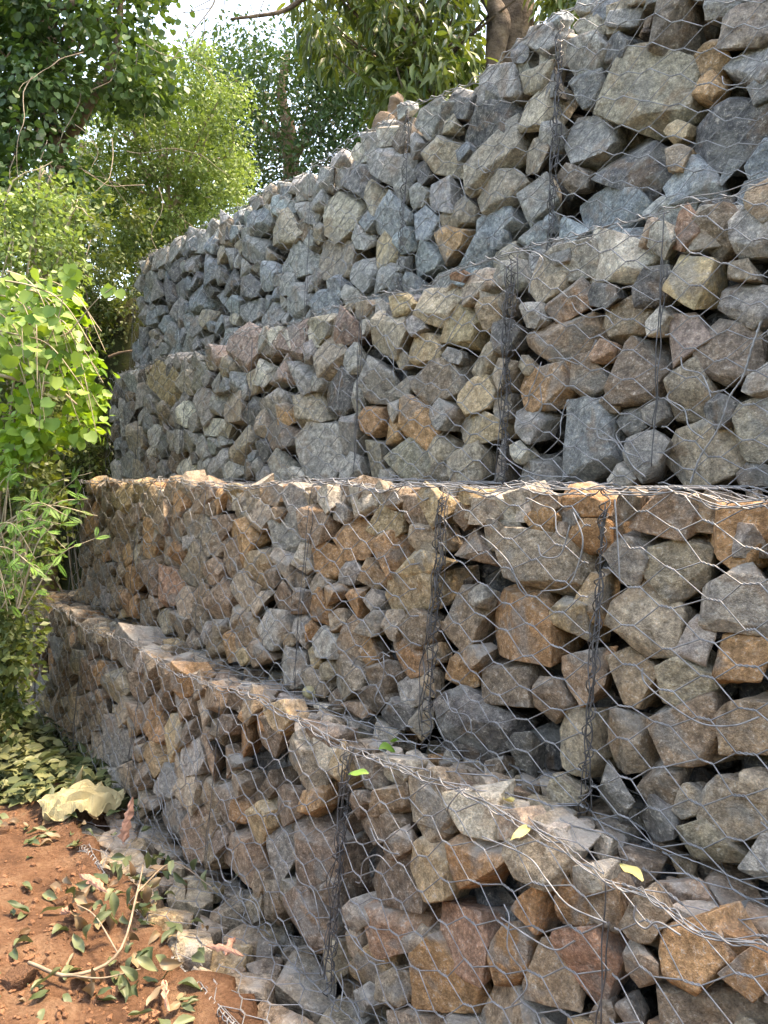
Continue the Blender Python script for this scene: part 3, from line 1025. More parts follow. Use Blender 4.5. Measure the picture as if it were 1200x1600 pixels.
def ground_z(x, y):
    t = DV[0] * x + DV[1] * y
    d = NV[0] * x + NV[1] * y
    p = np.stack([x, y, np.zeros_like(x)], axis=1)
    soil = 0.022 * fbm(p * 2.3, 4, 11) + 0.010 * noise3(p * 17, 5) - 0.005
    soil = soil + 0.12 * smoothstep(1.22, 0.3, d) * smoothstep(5.5, 2.5, t)      # the soil was heaped up away from the wall
    de = d - 0.11 * noise3(p * 3.7, 21) - 0.05 * noise3(p * 11, 22) - 0.02
    soil = soil + 0.035 * smoothstep(1.05, 1.2, de)
    soil = soil - 0.38 * smoothstep(1.22, 1.29, de) * smoothstep(4.4, 4.3, t)     # and stops at the foundation baskets
    past = np.clip(t - 7.0, 0, None)
    bank = smoothstep(3.05, 3.45, d + 0.75 * past)
    far = np.clip(np.hypot(x, y) - 14, 0, None)
    back = -(0.35 * x + 0.94 * y) - 1.5                                  # unseen slope added behind the camera to cut low sky light
    sky_block_hill = 7.0 * smoothstep(1.5, 15.0, back) + 0.25 * noise3(p * 0.35, 8) * smoothstep(1.5, 6, back)
    left = 0.55 * smoothstep(0.6, -1.6, d - 0.1 * t) * smoothstep(3.0, 5.5, t)
    return np.where(d > 1.5, soil * 0.4, soil) + bank * (3.72 + 0.25 * noise3(p * 0.6, 3)) + left + 0.02 * far + sky_block_hill


def build_ground():
    n = 330
    u = np.linspace(-1, 1, n)
    gx = 120 * (0.028 * u + 0.972 * np.sign(u) * np.abs(u) ** 3.4) - 1.2
    gy = 120 * (0.028 * u + 0.972 * np.sign(u) * np.abs(u) ** 3.4) + 3.6
    X, Y = np.meshgrid(gx, gy)
    x, y = X.ravel(), Y.ravel()
    V = np.stack([x, y, ground_z(x, y)], axis=1)
    i = np.arange(n - 1)
    I, J = np.meshgrid(i, i)
    a = (J * n + I).ravel()
    Fq = np.stack([a, a + 1, a + n + 1, a + n], axis=1)
    m, nt, out = new_mat('red_laterite_soil')
    L = nt.links.new
    tc = node(nt, 'ShaderNodeTexCoord')
    n1 = node(nt, 'ShaderNodeTexNoise')
    n1.inputs['Scale'].default_value = 5
    n1.inputs['Detail'].default_value = 6
    n1.inputs['Roughness'].default_value = 0.65
    L(tc.outputs['Object'], n1.inputs['Vector'])
    c1 = ramp(nt, n1.outputs['Fac'], [(0.3, (0.10, 0.052, 0.031)), (0.5, (0.180, 0.094, 0.054)), (0.72, (0.27, 0.165, 0.102))])
    n2 = node(nt, 'ShaderNodeTexNoise')
    n2.inputs['Scale'].default_value = 55
    n2.inputs['Detail'].default_value = 6
    n2.inputs['Roughness'].default_value = 0.7
    L(tc.outputs['Object'], n2.inputs['Vector'])
    c2 = ramp(nt, n2.outputs['Fac'], [(0.3, (0.6, 0.55, 0.5)), (0.6, (1.1, 1.1, 1.1))])
    # bare red earth only where it was dug beside the wall; leaf mould and low green beyond
    sep = node(nt, 'ShaderNodeSeparateXYZ')
    L(tc.outputs['Object'], sep.inputs[0])
    def lin(cx, cy, c0):
        a_ = node(nt, 'ShaderNodeMath', operation='MULTIPLY')
        L(sep.outputs['X'], a_.inputs[0]); a_.inputs[1].default_value = cx
        b_ = node(nt, 'ShaderNodeMath', operation='MULTIPLY_ADD')
        L(sep.outputs['Y'], b_.inputs[0]); b_.inputs[1].default_value = cy
        L(a_.outputs[0], b_.inputs[2])
        c_ = node(nt, 'ShaderNodeMath', operation='ADD')
        L(b_.outputs[0], c_.inputs[0]); c_.inputs[1].default_value = c0
        d_ = node(nt, 'ShaderNodeMath', operation='ABSOLUTE')
        L(c_.outputs[0], d_.inputs[0])
        return d_.outputs[0]
    e1 = lin(DV[0] * 0.30, DV[1] * 0.30, -0.30 * 2.4)
    e2 = lin(NV[0] * 0.62, NV[1] * 0.62, -0.62 * 0.35)
    mx = node(nt, 'ShaderNodeMath', operation='MAXIMUM')
    L(e1, mx.inputs[0]); L(e2, mx.inputs[1])
    ns = node(nt, 'ShaderNodeMath', operation='MULTIPLY_ADD')
    L(n1.outputs['Fac'], ns.inputs[0]); ns.inputs[1].default_value = 0.5
    L(mx.outputs[0], ns.inputs[2])
    msk = ramp(nt, ns.outputs[0], [(0.98, (0, 0, 0)), (1.0, (1, 1, 1))])
    mo = ramp(nt, n1.outputs['Fac'], [(0.35, (0.045, 0.040, 0.022)), (0.55, (0.060, 0.070, 0.025)), (0.7, (0.085, 0.075, 0.040))])
    soilc = mix(nt, c1.outputs[0], mo.outputs[0], msk.outputs[0])
    col = mix(nt, soilc, c2.outputs[0], 1.0, 'MULTIPLY')
    b = node(nt, 'ShaderNodeBsdfPrincipled')
    b.inputs['Roughness'].default_value = 0.95
    b.inputs['Specular IOR Level'].default_value = 0.15
    L(col, b.inputs['Base Color'])
    bp = node(nt, 'ShaderNodeBump')
    bp.inputs['Strength'].default_value = 1.0
    bp.inputs['Distance'].default_value = 0.03
    L(n2.outputs['Fac'], bp.inputs['Height'])
    L(bp.outputs[0], b.inputs['Normal'])
    L(b.outputs[0], out.inputs[0])
    o = obj('ground', mesh_np('ground', V, Fq), m)
    tag(o, kind='structure')


build_ground()


def gpoints(x, y):
    """pixels -> points on the uneven ground (or on top of the foundation baskets)"""
    x, y = np.atleast_1d(np.asarray(x, float)), np.atleast_1d(np.asarray(y, float))
    R = FW[None] + RT[None] * ((x - 600) / F)[:, None] + UPV[None] * ((800 - y) / F)[:, None]
    z = np.zeros(len(x))
    for _ in range(5):
        P = CAM[None] + R * ((z - EYE) / R[:, 2])[:, None]
        z = ground_z(P[:, 0], P[:, 1])
        z = np.where(P @ NV > 1.19, np.maximum(z, 0.015), z)
    return P


def gpoint(x, y):
    return gpoints(x, y)[0]


# ------------------------------------------------------------------ leaves
def leaf_template(shape, w):
    if shape == 'rhomb':
        V = np.array([(0, 0, 0), (.5 * w, .45, .16 * w), (0, 1, 0), (-.5 * w, .45, .16 * w)])
        return V, np.array([(0, 1, 2), (0, 2, 3)])
    if shape == 'round':
        V = np.array([(0, 0.5, -.03), (0, 0.06, 0), (.34 * w, 0, .06), (.52 * w, .32, .08), (.42 * w, .68, .04), (0, 1, -.08),
                      (-.42 * w, .68, .04), (-.52 * w, .32, .08), (-.34 * w, 0, .06)])
        k = [1, 2, 3, 4, 5, 6, 7, 8]
        return V, np.array([(0, k[i], k[(i + 1) % 8]) for i in range(8)])
    if shape == 'long':
        V = np.array([(0, 0, 0), (.5 * w, .3, .1 * w), (.42 * w, .65, .02), (0, 1, -.14), (-.42 * w, .65, .02), (-.5 * w, .3, .1 * w), (0, .5, -.02)])
        return V, np.array([(6, 0, 1), (6, 1, 2), (6, 2, 3), (6, 3, 4), (6, 4, 5), (6, 5, 0)])


def leaf_arrays(P, g, nrm, size, shape, w):
    T, Fc = leaf_template(shape, w)
    g = g / (np.linalg.norm(g, axis=1, keepdims=True) + 1e-9)
    x = np.cross(g, nrm)
    x /= np.linalg.norm(x, axis=1, keepdims=True) + 1e-9
    z = np.cross(x, g)
    V = P[:, None, :] + size[:, None, None] * (T[None, :, 0:1] * x[:, None, :] + T[None, :, 1:2] * g[:, None, :] + T[None, :, 2:3] * z[:, None, :])
    n, k = len(P), len(T)
    Fa = (Fc[None] + (np.arange(n) * k)[:, None, None]).reshape(-1, Fc.shape[1])
    return V.reshape(-1, 3), Fa, len(Fc)


def leaf_cloud(name, P, g, nrm, size, shape, w, mat, tint, parent=None):
    V, Fa, nf = leaf_arrays(P, g, nrm, size, shape, w)
    me = mesh_np(name, V, Fa, smooth=True)
    at_ = me.attributes.new('tint', 'FLOAT', 'FACE')
    at_.data.foreach_set('value', np.repeat(tint, nf).astype(np.float32))
    me.materials.append(mat)
    return obj(name, me, None, parent)


def clumps_leaves(cent, rad, per, r, flat=0.75, droop=0.35):
    """leaves spread through clumps; returns positions, growth directions, normals, tints"""
    P, G, N, Tn = [], [], [], []
    for c, R in zip(cent, rad):
        k = int(per * r.uniform(0.6, 1.4))
        d = r.normal(0, 1, (k, 3))
        d /= np.linalg.norm(d, axis=1, keepdims=True)
        q = r.random(k) ** 0.45
        p = c + d * q[:, None] * np.array([R, R, R * flat])
        P.append(p)
        G.append(d * 0.8 + r.normal(0, 0.6, (k, 3)) + np.array([0, 0, -droop]))
        N.append(d * 0.5 + r.normal(0, 0.45, (k, 3)) + np.array([0, 0, 0.8]))
        Tn.append(np.clip(r.normal(r.uniform(0.25, 0.7), 0.2, k), 0, 1))
    return np.concatenate(P), np.concatenate(G), np.concatenate(N), np.concatenate(Tn)


def region(r, n, x0, x1, y0, y1, d0, d1, keep=None):
    out = []
    while len(out) < n:
        x, y, d = r.uniform(x0, x1), r.uniform(y0, y1), r.uniform(d0, d1)
        if keep is None or keep(x, y):
            out.append(at(x, y, d))
    return np.array(out)


def limb(parent, name, pts, r0, r1, mat, n=22, sides=8, knob=0.10):
    P = smooth_path(pts, n)
    rr = np.linspace(r0, r1, n)
    rr = rr * (1 + knob * noise3(np.stack([np.linspace(0, 7, n), np.full(n, pts[0][0] * 3.1), np.full(n, 0.3)], axis=1), 2))
    V, Fq = tubes([P], [rr], sides, closed_caps=False)
    return obj(name, mesh_np(name, V, Fq), mat, parent)


def twigs(parent, name, starts, r, mat, length=(0.3, 0.8), rad=0.004, seg=6, droop=0.0, bend=0.35):
    polys, rads = [], []
    for p, d in starts:
        d = np.array(d, float)
        d /= np.linalg.norm(d)
        L = r.uniform(*length)
        pts = [np.array(p, float)]
        for k in range(seg):
            d = d + r.normal(0, bend, 3) * 0.6 + np.array([0, 0, -droop])
            d /= np.linalg.norm(d)
            pts.append(pts[-1] + d * L / seg)
        polys.append(smooth_path(pts, 14))
        rads.append(np.linspace(rad, rad * 0.35, 14))
    V, Fq = tubes(polys, rads, 4, closed_caps=False)
    return obj(name, mesh_np(name, V, Fq), mat, parent)


M_LEAF_VINE = leaf_mat('vine_leaves', (0.022, 0.052, 0.020), (0.115, 0.190, 0.055), 0.26)
M_LEAF_YELLOW = leaf_mat('yellow_green_leaves', (0.070, 0.120, 0.030), (0.300, 0.380, 0.130), 0.30, tcol=(1.2, 1.3, 0.7))
M_LEAF_DARK = leaf_mat('dark_leaves', (0.018, 0.046, 0.024), (0.070, 0.125, 0.045), 0.25)
M_LEAF_MANGO = leaf_mat('long_glossy_leaves', (0.026, 0.055, 0.018), (0.180, 0.220, 0.060), 0.28, rough=0.35)
M_LEAF_SHRUB = leaf_mat('shrub_leaves', (0.030, 0.060, 0.018), (0.170, 0.205, 0.065), 0.30)
M_LEAF_BRIGHT = leaf_mat('bright_creeper_leaf', (0.075, 0.170, 0.028), (0.255, 0.360, 0.075), 0.35, use_attr=False)
M_LEAF_BRIGHT_A = leaf_mat('bright_creeper_leaves', (0.110, 0.230, 0.030), (0.300, 0.440, 0.080), 0.40)
M_LEAF_FERN = leaf_mat('feathery_leaf', (0.075, 0.180, 0.030), (0.190, 0.330, 0.065), 0.35, use_attr=False)
M_LEAF_WILT = leaf_mat('wilted_leaf', (0.050, 0.075, 0.030), (0.170, 0.190, 0.095), 0.20, use_attr=False, tcol=(1.1, 1.1, 0.7))
M_LEAF_WILT_A = leaf_mat('wilted_leaves', (0.050, 0.075, 0.026), (0.215, 0.220, 0.100), 0.20, tcol=(1.1, 1.1, 0.7))
M_LEAF_BROWN = leaf_mat('brown_leaf', (0.100, 0.060, 0.032), (0.260, 0.190, 0.110), 0.12, use_attr=False, tcol=(1.1, 1.0, 0.7))
M_LEAF_DRY = leaf_mat('dry_yellow_leaf', (0.380, 0.330, 0.110), (0.500, 0.450, 0.200), 0.20, use_attr=False, tcol=(1.1, 1.0, 0.7))

R2 = np.random.default_rng(2024)


def tree(name, label, foot, clump_c, clump_r, per, leaf, shape, w, mat, limbs, bark, trunk_r, droop=0.35, flat=0.75, cat='tree'):
    root = empty(name, foot)
    tag(root, label, cat)
    f = np.array(foot)
    for k, (nm, pts, r0, r1) in enumerate(limbs):
        limb(root, nm, [np.array(p) - f for p in pts], r0, r1, bark)
    P, G, N, Tn = clumps_leaves(clump_c - f, clump_r, per, R2, flat, droop)
    size = leaf * R2.uniform(0.65, 1.25, len(P))
    leaf_cloud('crown', P, G, N, size, shape, w, mat, Tn, root)
    # fine branches into the clumps
    sel = R2.choice(len(clump_c), min(46, len(clump_c)), replace=False)
    cen = (clump_c - f).mean(axis=0)
    polys, rads = [], []
    for i in sel:
        a = clump_c[i] - f
        b = a + (cen - a) * 0.75 + np.array([0, 0, -0.35])
        mid = (a + b) / 2 + R2.normal(0, 0.12, 3)
        polys.append(smooth_path([b, mid, a], 8))
        rads.append(np.linspace(0.016, 0.005, 8))
    V, Fq = tubes(polys, rads, 4, closed_caps=False)
    tag(obj('branches', mesh_np('branches', V, Fq), bark, root), kind='stuff')
    return root


def gz(p):
    return float(ground_z(np.array([p[0]]), np.array([p[1]]))[0])


def foot_of(x, y, d):
    p = at(x, y, d)
    return (p[0], p[1], gz(p))


# --- dark tree far behind the wall
cc = region(R2, 190, 300, 640, 45, 380, 12.5, 16.5, lambda x, y: y > 60 + 0.0011 * (x - 400) ** 2 * (x < 400) + 20 * math.sin(x * .06))
ft = foot_of(450, 300, 15)
tree('dark_tree', 'tall dark green tree standing behind the yellow-green tree, under the sky gap', ft, cc, R2.uniform(0.35, 0.8, len(cc)), 115, 0.11, 'rhomb', 0.5, M_LEAF_DARK,
     [('trunk', [ft, at(455, 250, 15), at(440, 150, 15), at(450, 80, 15)], 0.2, 0.06),
      ('limb', [at(452, 260, 15), at(500, 180, 14.6), at(540, 110, 14.5)], 0.09, 0.03),
      ('limb', [at(450, 230, 15), at(390, 170, 15.2), at(360, 110, 15)], 0.09, 0.03)], M_BARK, 0.2)
# --- the same kind of tree behind the long-leaved one
cc = region(R2, 120, 480, 760, -40, 260, 12.0, 15.0, lambda x, y: y > 10)
ft = foot_of(640, 200, 13.5)
tree('dark_tree', 'dark leafy tree behind the long-leaved tree and the top of the wall', ft, cc, R2.uniform(0.35, 0.7, len(cc)), 90, 0.11, 'rhomb', 0.5, M_LEAF_DARK,
     [('trunk', [ft, at(640, 150, 13.5), at(630, 60, 13.5)], 0.16, 0.06), ('limb', [at(640, 150, 13.5), at(590, 100, 13.3), at(560, 40, 13)], 0.07, 0.03)], M_BARK, 0.2)

cc = region(R2, 110, -160, 400, 150, 480, 15.0, 18.0)
ft = foot_of(120, 400, 16.5)
tree('dark_tree', 'dense dark tree glimpsed through the yellow-green tree and the creeper', ft, cc, R2.uniform(0.5, 0.95, len(cc)), 95, 0.14, 'rhomb', 0.5, M_LEAF_DARK,
     [('trunk', [ft, at(120, 330, 16.5), at(130, 220, 16.5)], 0.2, 0.08), ('limb', [at(120, 330, 16.5), at(220, 270, 16.4), at(300, 210, 16.5)], 0.09, 0.03)], M_BARK, 0.2)
# --- yellow-green small-leaved tree left of the wall
cc = region(R2, 250, 130, 385, 80, 430, 8.6, 10.8, lambda x, y: ((x - 255) / 130) ** 2 + ((y - 260) / 185) ** 2 < 1.0 + 0.25 * math.sin(x * .07 + y * .05))
ft = foot_of(262, 420, 9.8)
tree('small_leaved_tree', 'sunlit yellow-green small-leaved tree beside the left end of the wall', ft, cc, R2.uniform(0.14, 0.36, len(cc)), 130, 0.055, 'rhomb', 0.62, M_LEAF_YELLOW,
     [('trunk', [ft, at(268, 400, 9.6), at(262, 300, 9.6), at(280, 190, 9.5)], 0.05, 0.02),
      ('limb', [at(266, 360, 9.6), at(225, 270, 9.4), at(200, 160, 9.4)], 0.03, 0.012),
      ('limb', [at(264, 330, 9.6), at(310, 250, 9.5), at(335, 170, 9.5)], 0.03, 0.012)], M_TWIG, 0.05)

# --- tree wrapped in creeper, far left
cc = np.concatenate([region(R2, 120, -90, 255, -130, 150, 6.6, 8.6, lambda x, y: x < 262 - 0.0016 * (y - 40) ** 2 + 10 * math.sin(y * .1)),
                     region(R2, 50, -90, 130, 120, 360, 6.4, 8.2)])
ft = foot_of(60, 600, 7.6)
tree('creeper_clad_tree', 'tall tree smothered in round-leaved creeper at the top left', ft, cc, R2.uniform(0.16, 0.42, len(cc)), 110, 0.064, 'round', 0.95, M_LEAF_VINE,
     [('trunk', [ft, at(75, 420, 7.6), at(92, 280, 7.6), at(70, 120, 7.7), at(90, -120, 7.8)], 0.13, 0.07),
      ('limb', [at(85, 250, 7.6), at(130, 180, 7.4), at(180, 80, 7.3), at(190, -40, 7.3)], 0.06, 0.025),
      ('limb', [at(40, 40, 7.0), at(80, 12, 7.0), at(112, 6, 7.0), at(120, -30, 7.1)], 0.045, 0.035)], M_BARK, 0.13, droop=0.6)

vt = bpy.data.objects['creeper_clad_tree']
fv = np.array(vt.location)
st = [(at(R2.uniform(-20, 250), R2.uniform(60, 420), R2.uniform(6.2, 7.2)) - fv, R2.normal(0, 0.5, 3) + (0, 0, -0.9)) for _ in range(26)]
tag(twigs(vt, 'hanging_vines', st, R2, M_TWIG, (0.4, 1.3), 0.0045, 7, 0.05, 0.4), kind='stuff')
# --- big tree on top of the wall with long leaves
ft = foot_of(792, 60, 7.4)
cc = np.concatenate([region(R2, 95, 470, 735, -90, 150, 6.6, 8.6, lambda x, y: (y < 40 + 0.55 * (x - 470) * (x < 560) + (110 if 560 < x < 735 else 20)) if x < 735 else False),
                     region(R2, 26, 600, 735, 60, 200, 6.6, 7.6), region(R2, 8, 860, 905, -60, 8, 6.8, 7.2)])
tree('mango_tree', 'big tan-trunked tree with long hanging leaves on top of the wall', ft, cc, R2.uniform(0.14, 0.34, len(cc)), 40, 0.17, 'long', 0.24, M_LEAF_MANGO,
     [('trunk', [ft, at(796, 60, 7.4), at(798, 0, 7.4), at(792, -150, 7.4), at(800, -420, 7.5)], 0.24, 0.20),
      ('limb', [at(768, 110, 7.18), at(779, 60, 7.16), at(783, 35, 7.15), at(770, 5, 7.18), at(752, -30, 7.2), at(715, -120, 7.2)], 0.095, 0.075),
      ('limb', [at(676, 150, 7.0), at(668, 135, 7.0), at(645, 115, 7.0), at(632, 80, 7.0), at(612, 40, 7.0), at(590, -30, 7.0)], 0.035, 0.025),
      ('limb', [at(668, 135, 7.0), at(660, 90, 7.0), at(640, 55, 7.0), at(600, 25, 7.0), at(575, -20, 7.0)], 0.026, 0.016),
      ('limb', [at(360, 30, 6.6), at(400, 25, 6.6), at(440, 18, 6.7), at(470, 0, 6.8), at(520, -40, 7.0)], 0.010, 0.030)], M_TRUNK, 0.2, droop=1.1, flat=1.0)

# --- leafless twigs against the sky
root = empty('bare_branch', at(345, -40, 6.0))
tag(root, 'leafless drooping twigs against the sky gap at the top', 'branch')
f = np.array(root.location)
limb(root, 'stem', [at(365, -60, 6.0) - f, at(338, -5, 6.0) - f, at(330, 12, 6.0) - f, at(305, 45, 6.0) - f, at(268, 95, 6.0) - f], 0.010, 0.003, M_TWIG, sides=5)
for pts in ([(338, -5), (300, 14), (262, 28)], [(352, -20), (350, 10), (338, 48)], [(330, 12), (285, 20), (258, 10)], [(320, 28), (318, 60), (300, 85)], [(305, 45), (285, 42), (262, 60)], [(420, -20), (405, 20), (395, 42)]):
    limb(root, 'twig', [at(x, y, 6.0 + 0.1 * k) - f for k, (x, y) in enumerate(pts)], 0.005, 0.002, M_TWIG, n=12, sides=4)

# --- torn stump on the crest
p0 = at(602, 200, 5.6)
root = empty('broken_stump', (p0[0], p0[1], p0[2]))
tag(root, 'torn brown stump standing up behind the crest of the wall', 'stump')
limb(root, 'wood', [(-0.02, 0, -0.15), (0.0, 0, 0.02), (0.05, 0.02, 0.14), (0.11, 0.02, 0.24)], 0.085, 0.03, M_BARK, n=30, sides=9, knob=0.7)
limb(root, 'splinter', [(0.03, 0.02, 0.05), (0.07, 0.03, 0.15), (0.09, 0.02, 0.27)], 0.04, 0.004, M_BARK, sides=6, knob=0.8)


# ------------------------------------------------------------------ undergrowth on the left bank
def shrub(name, label, px, py, d, boxes, per, leaf, shape, w, mat, stem_mat, rad=(0.1, 0.26), n_stem=14, droop=0.3):
    ft = foot_of(px, py, d)
    root = empty(name, ft)
    tag(root, label, 'shrub')
    f = np.array(ft)
    cc = np.concatenate([region(R2, *b) for b in boxes])
    P, G, N, Tn = clumps_leaves(cc - f, R2.uniform(rad[0], rad[1], len(cc)), per, R2, 0.85, droop)
    leaf_cloud('foliage', P, G, N, leaf * R2.uniform(0.6, 1.25, len(P)), shape, w, mat, Tn, root)
    polys, rads = [], []
    for k in range(n_stem):
        tip = cc[R2.integers(len(cc))] - f
        mid = tip * np.array([0.5, 0.5, 0.55]) + R2.normal(0, 0.15, 3)
        polys.append(smooth_path([R2.normal(0, 0.08, 3) * (1, 1, 0), mid, tip, tip + R2.normal(0, 0.15, 3)], 14))
        rads.append(np.linspace(0.010, 0.003, 14))
    V, Fq = tubes(polys, rads, 4, closed_caps=False)
    tag(obj('stems', mesh_np('stems', V, Fq), stem_mat, root), kind='stuff')
    return root


shrub('leafy_shrub', 'dark olive undergrowth at the left end of the top tier', 170, 560, 8.4, [(70, 70, 260, 330, 560, 7.9, 9.0)], 90, 0.062, 'rhomb', 0.6, M_LEAF_SHRUB, M_TWIG)
shrub('leafy_shrub', 'shaded shrub under the creeper at the left edge', -20, 950, 5.9, [(75, -90, 80, 480, 900, 5.2, 6.4), (46, -70, 22, 880, 1130, 4.6, 5.4)], 80, 0.065, 'rhomb', 0.6, M_LEAF_SHRUB, M_TWIG, n_stem=5)
shrub('leafy_shrub', 'grey-green tangled shrub below the creeper-clad tree', -40, 640, 6.4, [(80, -80, 150, 290, 540, 5.4, 6.8)], 62, 0.060, 'rhomb', 0.5, M_LEAF_SHRUB, M_TWIG, n_stem=8)
shrub('leafy_shrub', 'dark shrub filling the gap below the small-leaved tree', 150, 480, 9.6, [(90, 60, 330, 300, 480, 9.8, 11.5)], 80, 0.075, 'rhomb', 0.6, M_LEAF_DARK, M_TWIG)

shrub('leafy_shrub', 'sunlit small-leaved scrub between the creeper and the left end of the wall', 150, 640, 7.6,
      [(46, 80, 205, 400, 560, 7.5, 8.3), (46, 55, 150, 540, 740, 6.9, 7.6), (30, -20, 62, 740, 900, 6.0, 6.8)], 95, 0.05, 'rhomb', 0.6, M_LEAF_SHRUB, M_TWIG, rad=(0.12, 0.26), n_stem=8)
shrub('leafy_shrub', 'fresh green scrub at the left edge above the bright creeper', -50, 600, 5.4, [(70, -70, 120, 300, 470, 4.8, 5.6)], 70, 0.045, 'rhomb', 0.6, M_LEAF_YELLOW, M_DRYSTEM, rad=(0.07, 0.17), n_stem=10)
# --- bright creeper with round leaves, each leaf a part of its own
ft = foot_of(-10, 1000, 4.9)
root = empty('round_leaved_creeper', ft)
tag(root, 'bright green round-leaved creeper hanging over the left end of the wall', 'creeper')
f = np.array(ft)
leaf_meshes = []
for k in range(5):
    T_, Fc_ = leaf_template('round', 0.92 + 0.05 * k)
    T_ = T_.copy()
    T_[:, 2] += 0.05 * np.sin(T_[:, 1] * 4 + k) + 0.03 * R2.normal(0, 1, len(T_))
    me = mesh_np('leaf', T_, Fc_)
    me.materials.append(M_LEAF_BRIGHT)
    leaf_meshes.append(me)


def place_leaf(me, name, parent, p, g, nrm, s):
    g = Vector(g).normalized()
    x = g.cross(Vector(nrm)).normalized()
    z = x.cross(g)
    o = bpy.data.objects.new(name, me)
    C.objects.link(o)
    o.parent = parent
    M = Matrix((x, g, z)).transposed().to_4x4()
    o.matrix_local = Matrix.Translation(Vector(p)) @ M @ Matrix.Scale(s, 4)
    return o


vine_paths = []
for k in range(26):
    x0, y0 = R2.uniform(-60, 90), R2.uniform(420, 560)
    x1 = R2.uniform(20, 168)
    y1 = y0 + R2.uniform(60, 200)
    d0 = R2.uniform(4.2, 4.7)
    pts = [at(x0, y0, d0) - f, at((x0 * 2 + x1) / 3, y0 + 10, d0 - .1) - f, at((x0 + 2 * x1) / 3, (y0 + y1) / 2 - 20, d0 - .15) - f, at(x1, min(y1, 735), d0 - .2) - f]
    vine_paths.append(smooth_path(pts, 20))
V, Fq = tubes(vine_paths, [np.linspace(0.006, 0.002, 20)] * len(vine_paths), 4, closed_caps=False)
tag(obj('vine_stems', mesh_np('vine_stems', V, Fq), M_DRYSTEM, root), kind='stuff')
nl = 0
for k in range(900):
    if nl >= 285:
        break
    path = vine_paths[R2.integers(len(vine_paths))]
    p = path[R2.integers(4, 20)] + R2.normal(0, 0.05, 3)
    q = p + f - CAM
    X = 600 + F * (q @ RT) / (q @ FW)
    Y = 800 - F * (q @ UPV) / (q @ FW)
    if X > min(58 + 0.45 * max(Y - 380, 0), 160) or Y < 415 or Y > 745:
        continue
    place_leaf(leaf_meshes[R2.integers(5)], 'leaf', root, p, R2.normal(0, 0.5, 3) + (0.1, -0.2, -0.7), R2.normal(0, 0.3, 3) + (0.35, -0.55, 0.75), 0.042 + 0.045 * R2.random() ** 1.4)
    nl += 1
for (X, Y) in ((176, 446), (168, 450), (184, 452), (108, 412), (100, 424), (112, 436), (118, 420), (95, 438), (110, 450), (82, 480), (90, 495), (96, 508)):
    place_leaf(leaf_meshes[R2.integers(5)], 'leaf', root, at(X, Y, 4.0) - f, R2.normal(0, 0.3, 3) + (0, -0.2, -0.8), (0.2, -0.8, 0.5), R2.uniform(0.055, 0.075))
limb(root, 'shoot', [at(60, 560, 4.3) - f, at(90, 500, 4.1) - f, at(108, 415, 4.0) - f], 0.004, 0.002, M_DRYSTEM, n=14, sides=4)
limb(root, 'shoot', [at(108, 520, 4.1) - f, at(150, 470, 4.0) - f, at(178, 448, 4.0) - f], 0.004, 0.002, M_DRYSTEM, n=14, sides=4)
# smaller leaves deeper in the creeper
cc = region(R2, 40, -60, 150, 460, 740, 4.5, 5.0, lambda x, y: x < 60 + 0.45 * (y - 380))
P, G, N, Tn = clumps_leaves(cc - f, R2.uniform(0.08, 0.18, len(cc)), 34, R2, 0.9, 0.5)
tag(leaf_cloud('inner_leaves', P, G, N, R2.uniform(0.04, 0.075, len(P)), 'round', 0.95, M_LEAF_BRIGHT_A, Tn, root), kind='stuff')

# --- feathery plant below the creeper
ft = foot_of(-10, 1010, 4.8)
root = empty('feathery_plant', ft)
tag(root, 'feathery green plant with divided leaves below the bright creeper', 'plant')
f = np.array(ft)


def frond_mesh(seed):
    r = np.random.default_rng(seed)
    n = 17
    P, G, N = [], [], []
    for k in range(n):
        y = 0.12 + 0.86 * k / n
        for s in (-1, 1):
            P.append((0.01 * s, y, 0.04 * math.sin(y * 3)))
            G.append((s * 1.0, 0.35 + r.normal(0, 0.08), -0.15))
            N.append((0, 0, 1))
    size = np.array([0.20 * math.sin(math.pi * (0.12 + 0.8 * (k // 2) / n)) for k in range(2 * n)])
    V, Fa, nf = leaf_arrays(np.array(P), np.array(G), np.array(N, float), size, 'rhomb', 0.34)
    rach, Fr = tubes([np.array([(0, 0, 0), (0, 0.5, 0.04), (0, 1, -0.02)])], [np.array([0.012, 0.01, 0.004])], 3, closed_caps=False)
    me = mesh_np('frond', np.concatenate([V, rach]), [Fa, Fr + len(V)])
    me.materials.append(M_LEAF_FERN)
    return me


fronds = [frond_mesh(k) for k in range(4)]
stem_paths = []
for k in range(34):
    bx, by = R2.uniform(-50, 40), R2.uniform(820, 960)
    tx = R2.uniform(-40, 110) if k > 4 else R2.uniform(120, 155)
    ty = R2.uniform(720, 985 - 0.9 * max(tx, 0))
    d = R2.uniform(4.0, 4.7)
    stem_paths.append(smooth_path([at(bx, by, d) - f, at((bx + tx) / 2, (by + ty) / 2 - 30, d - 0.05) - f, at(tx, ty, d - 0.1) - f], 12))
V, Fq = tubes(stem_paths, [np.linspace(0.005, 0.002, 12)] * len(stem_paths), 4, closed_caps=False)
tag(obj('stems', mesh_np('stems', V, Fq), M_DRYSTEM, root), kind='stuff')
for pth in stem_paths:
    for k in range(8):
        i = R2.integers(2, 12)
        place_leaf(fronds[R2.integers(4)], 'frond', root, pth[i], R2.normal(0, 0.6, 3) + (0.3, -0.2, 0.0), R2.normal(0, 0.25, 3) + (0.1, -0.5, 0.8), R2.uniform(0.05, 0.11))

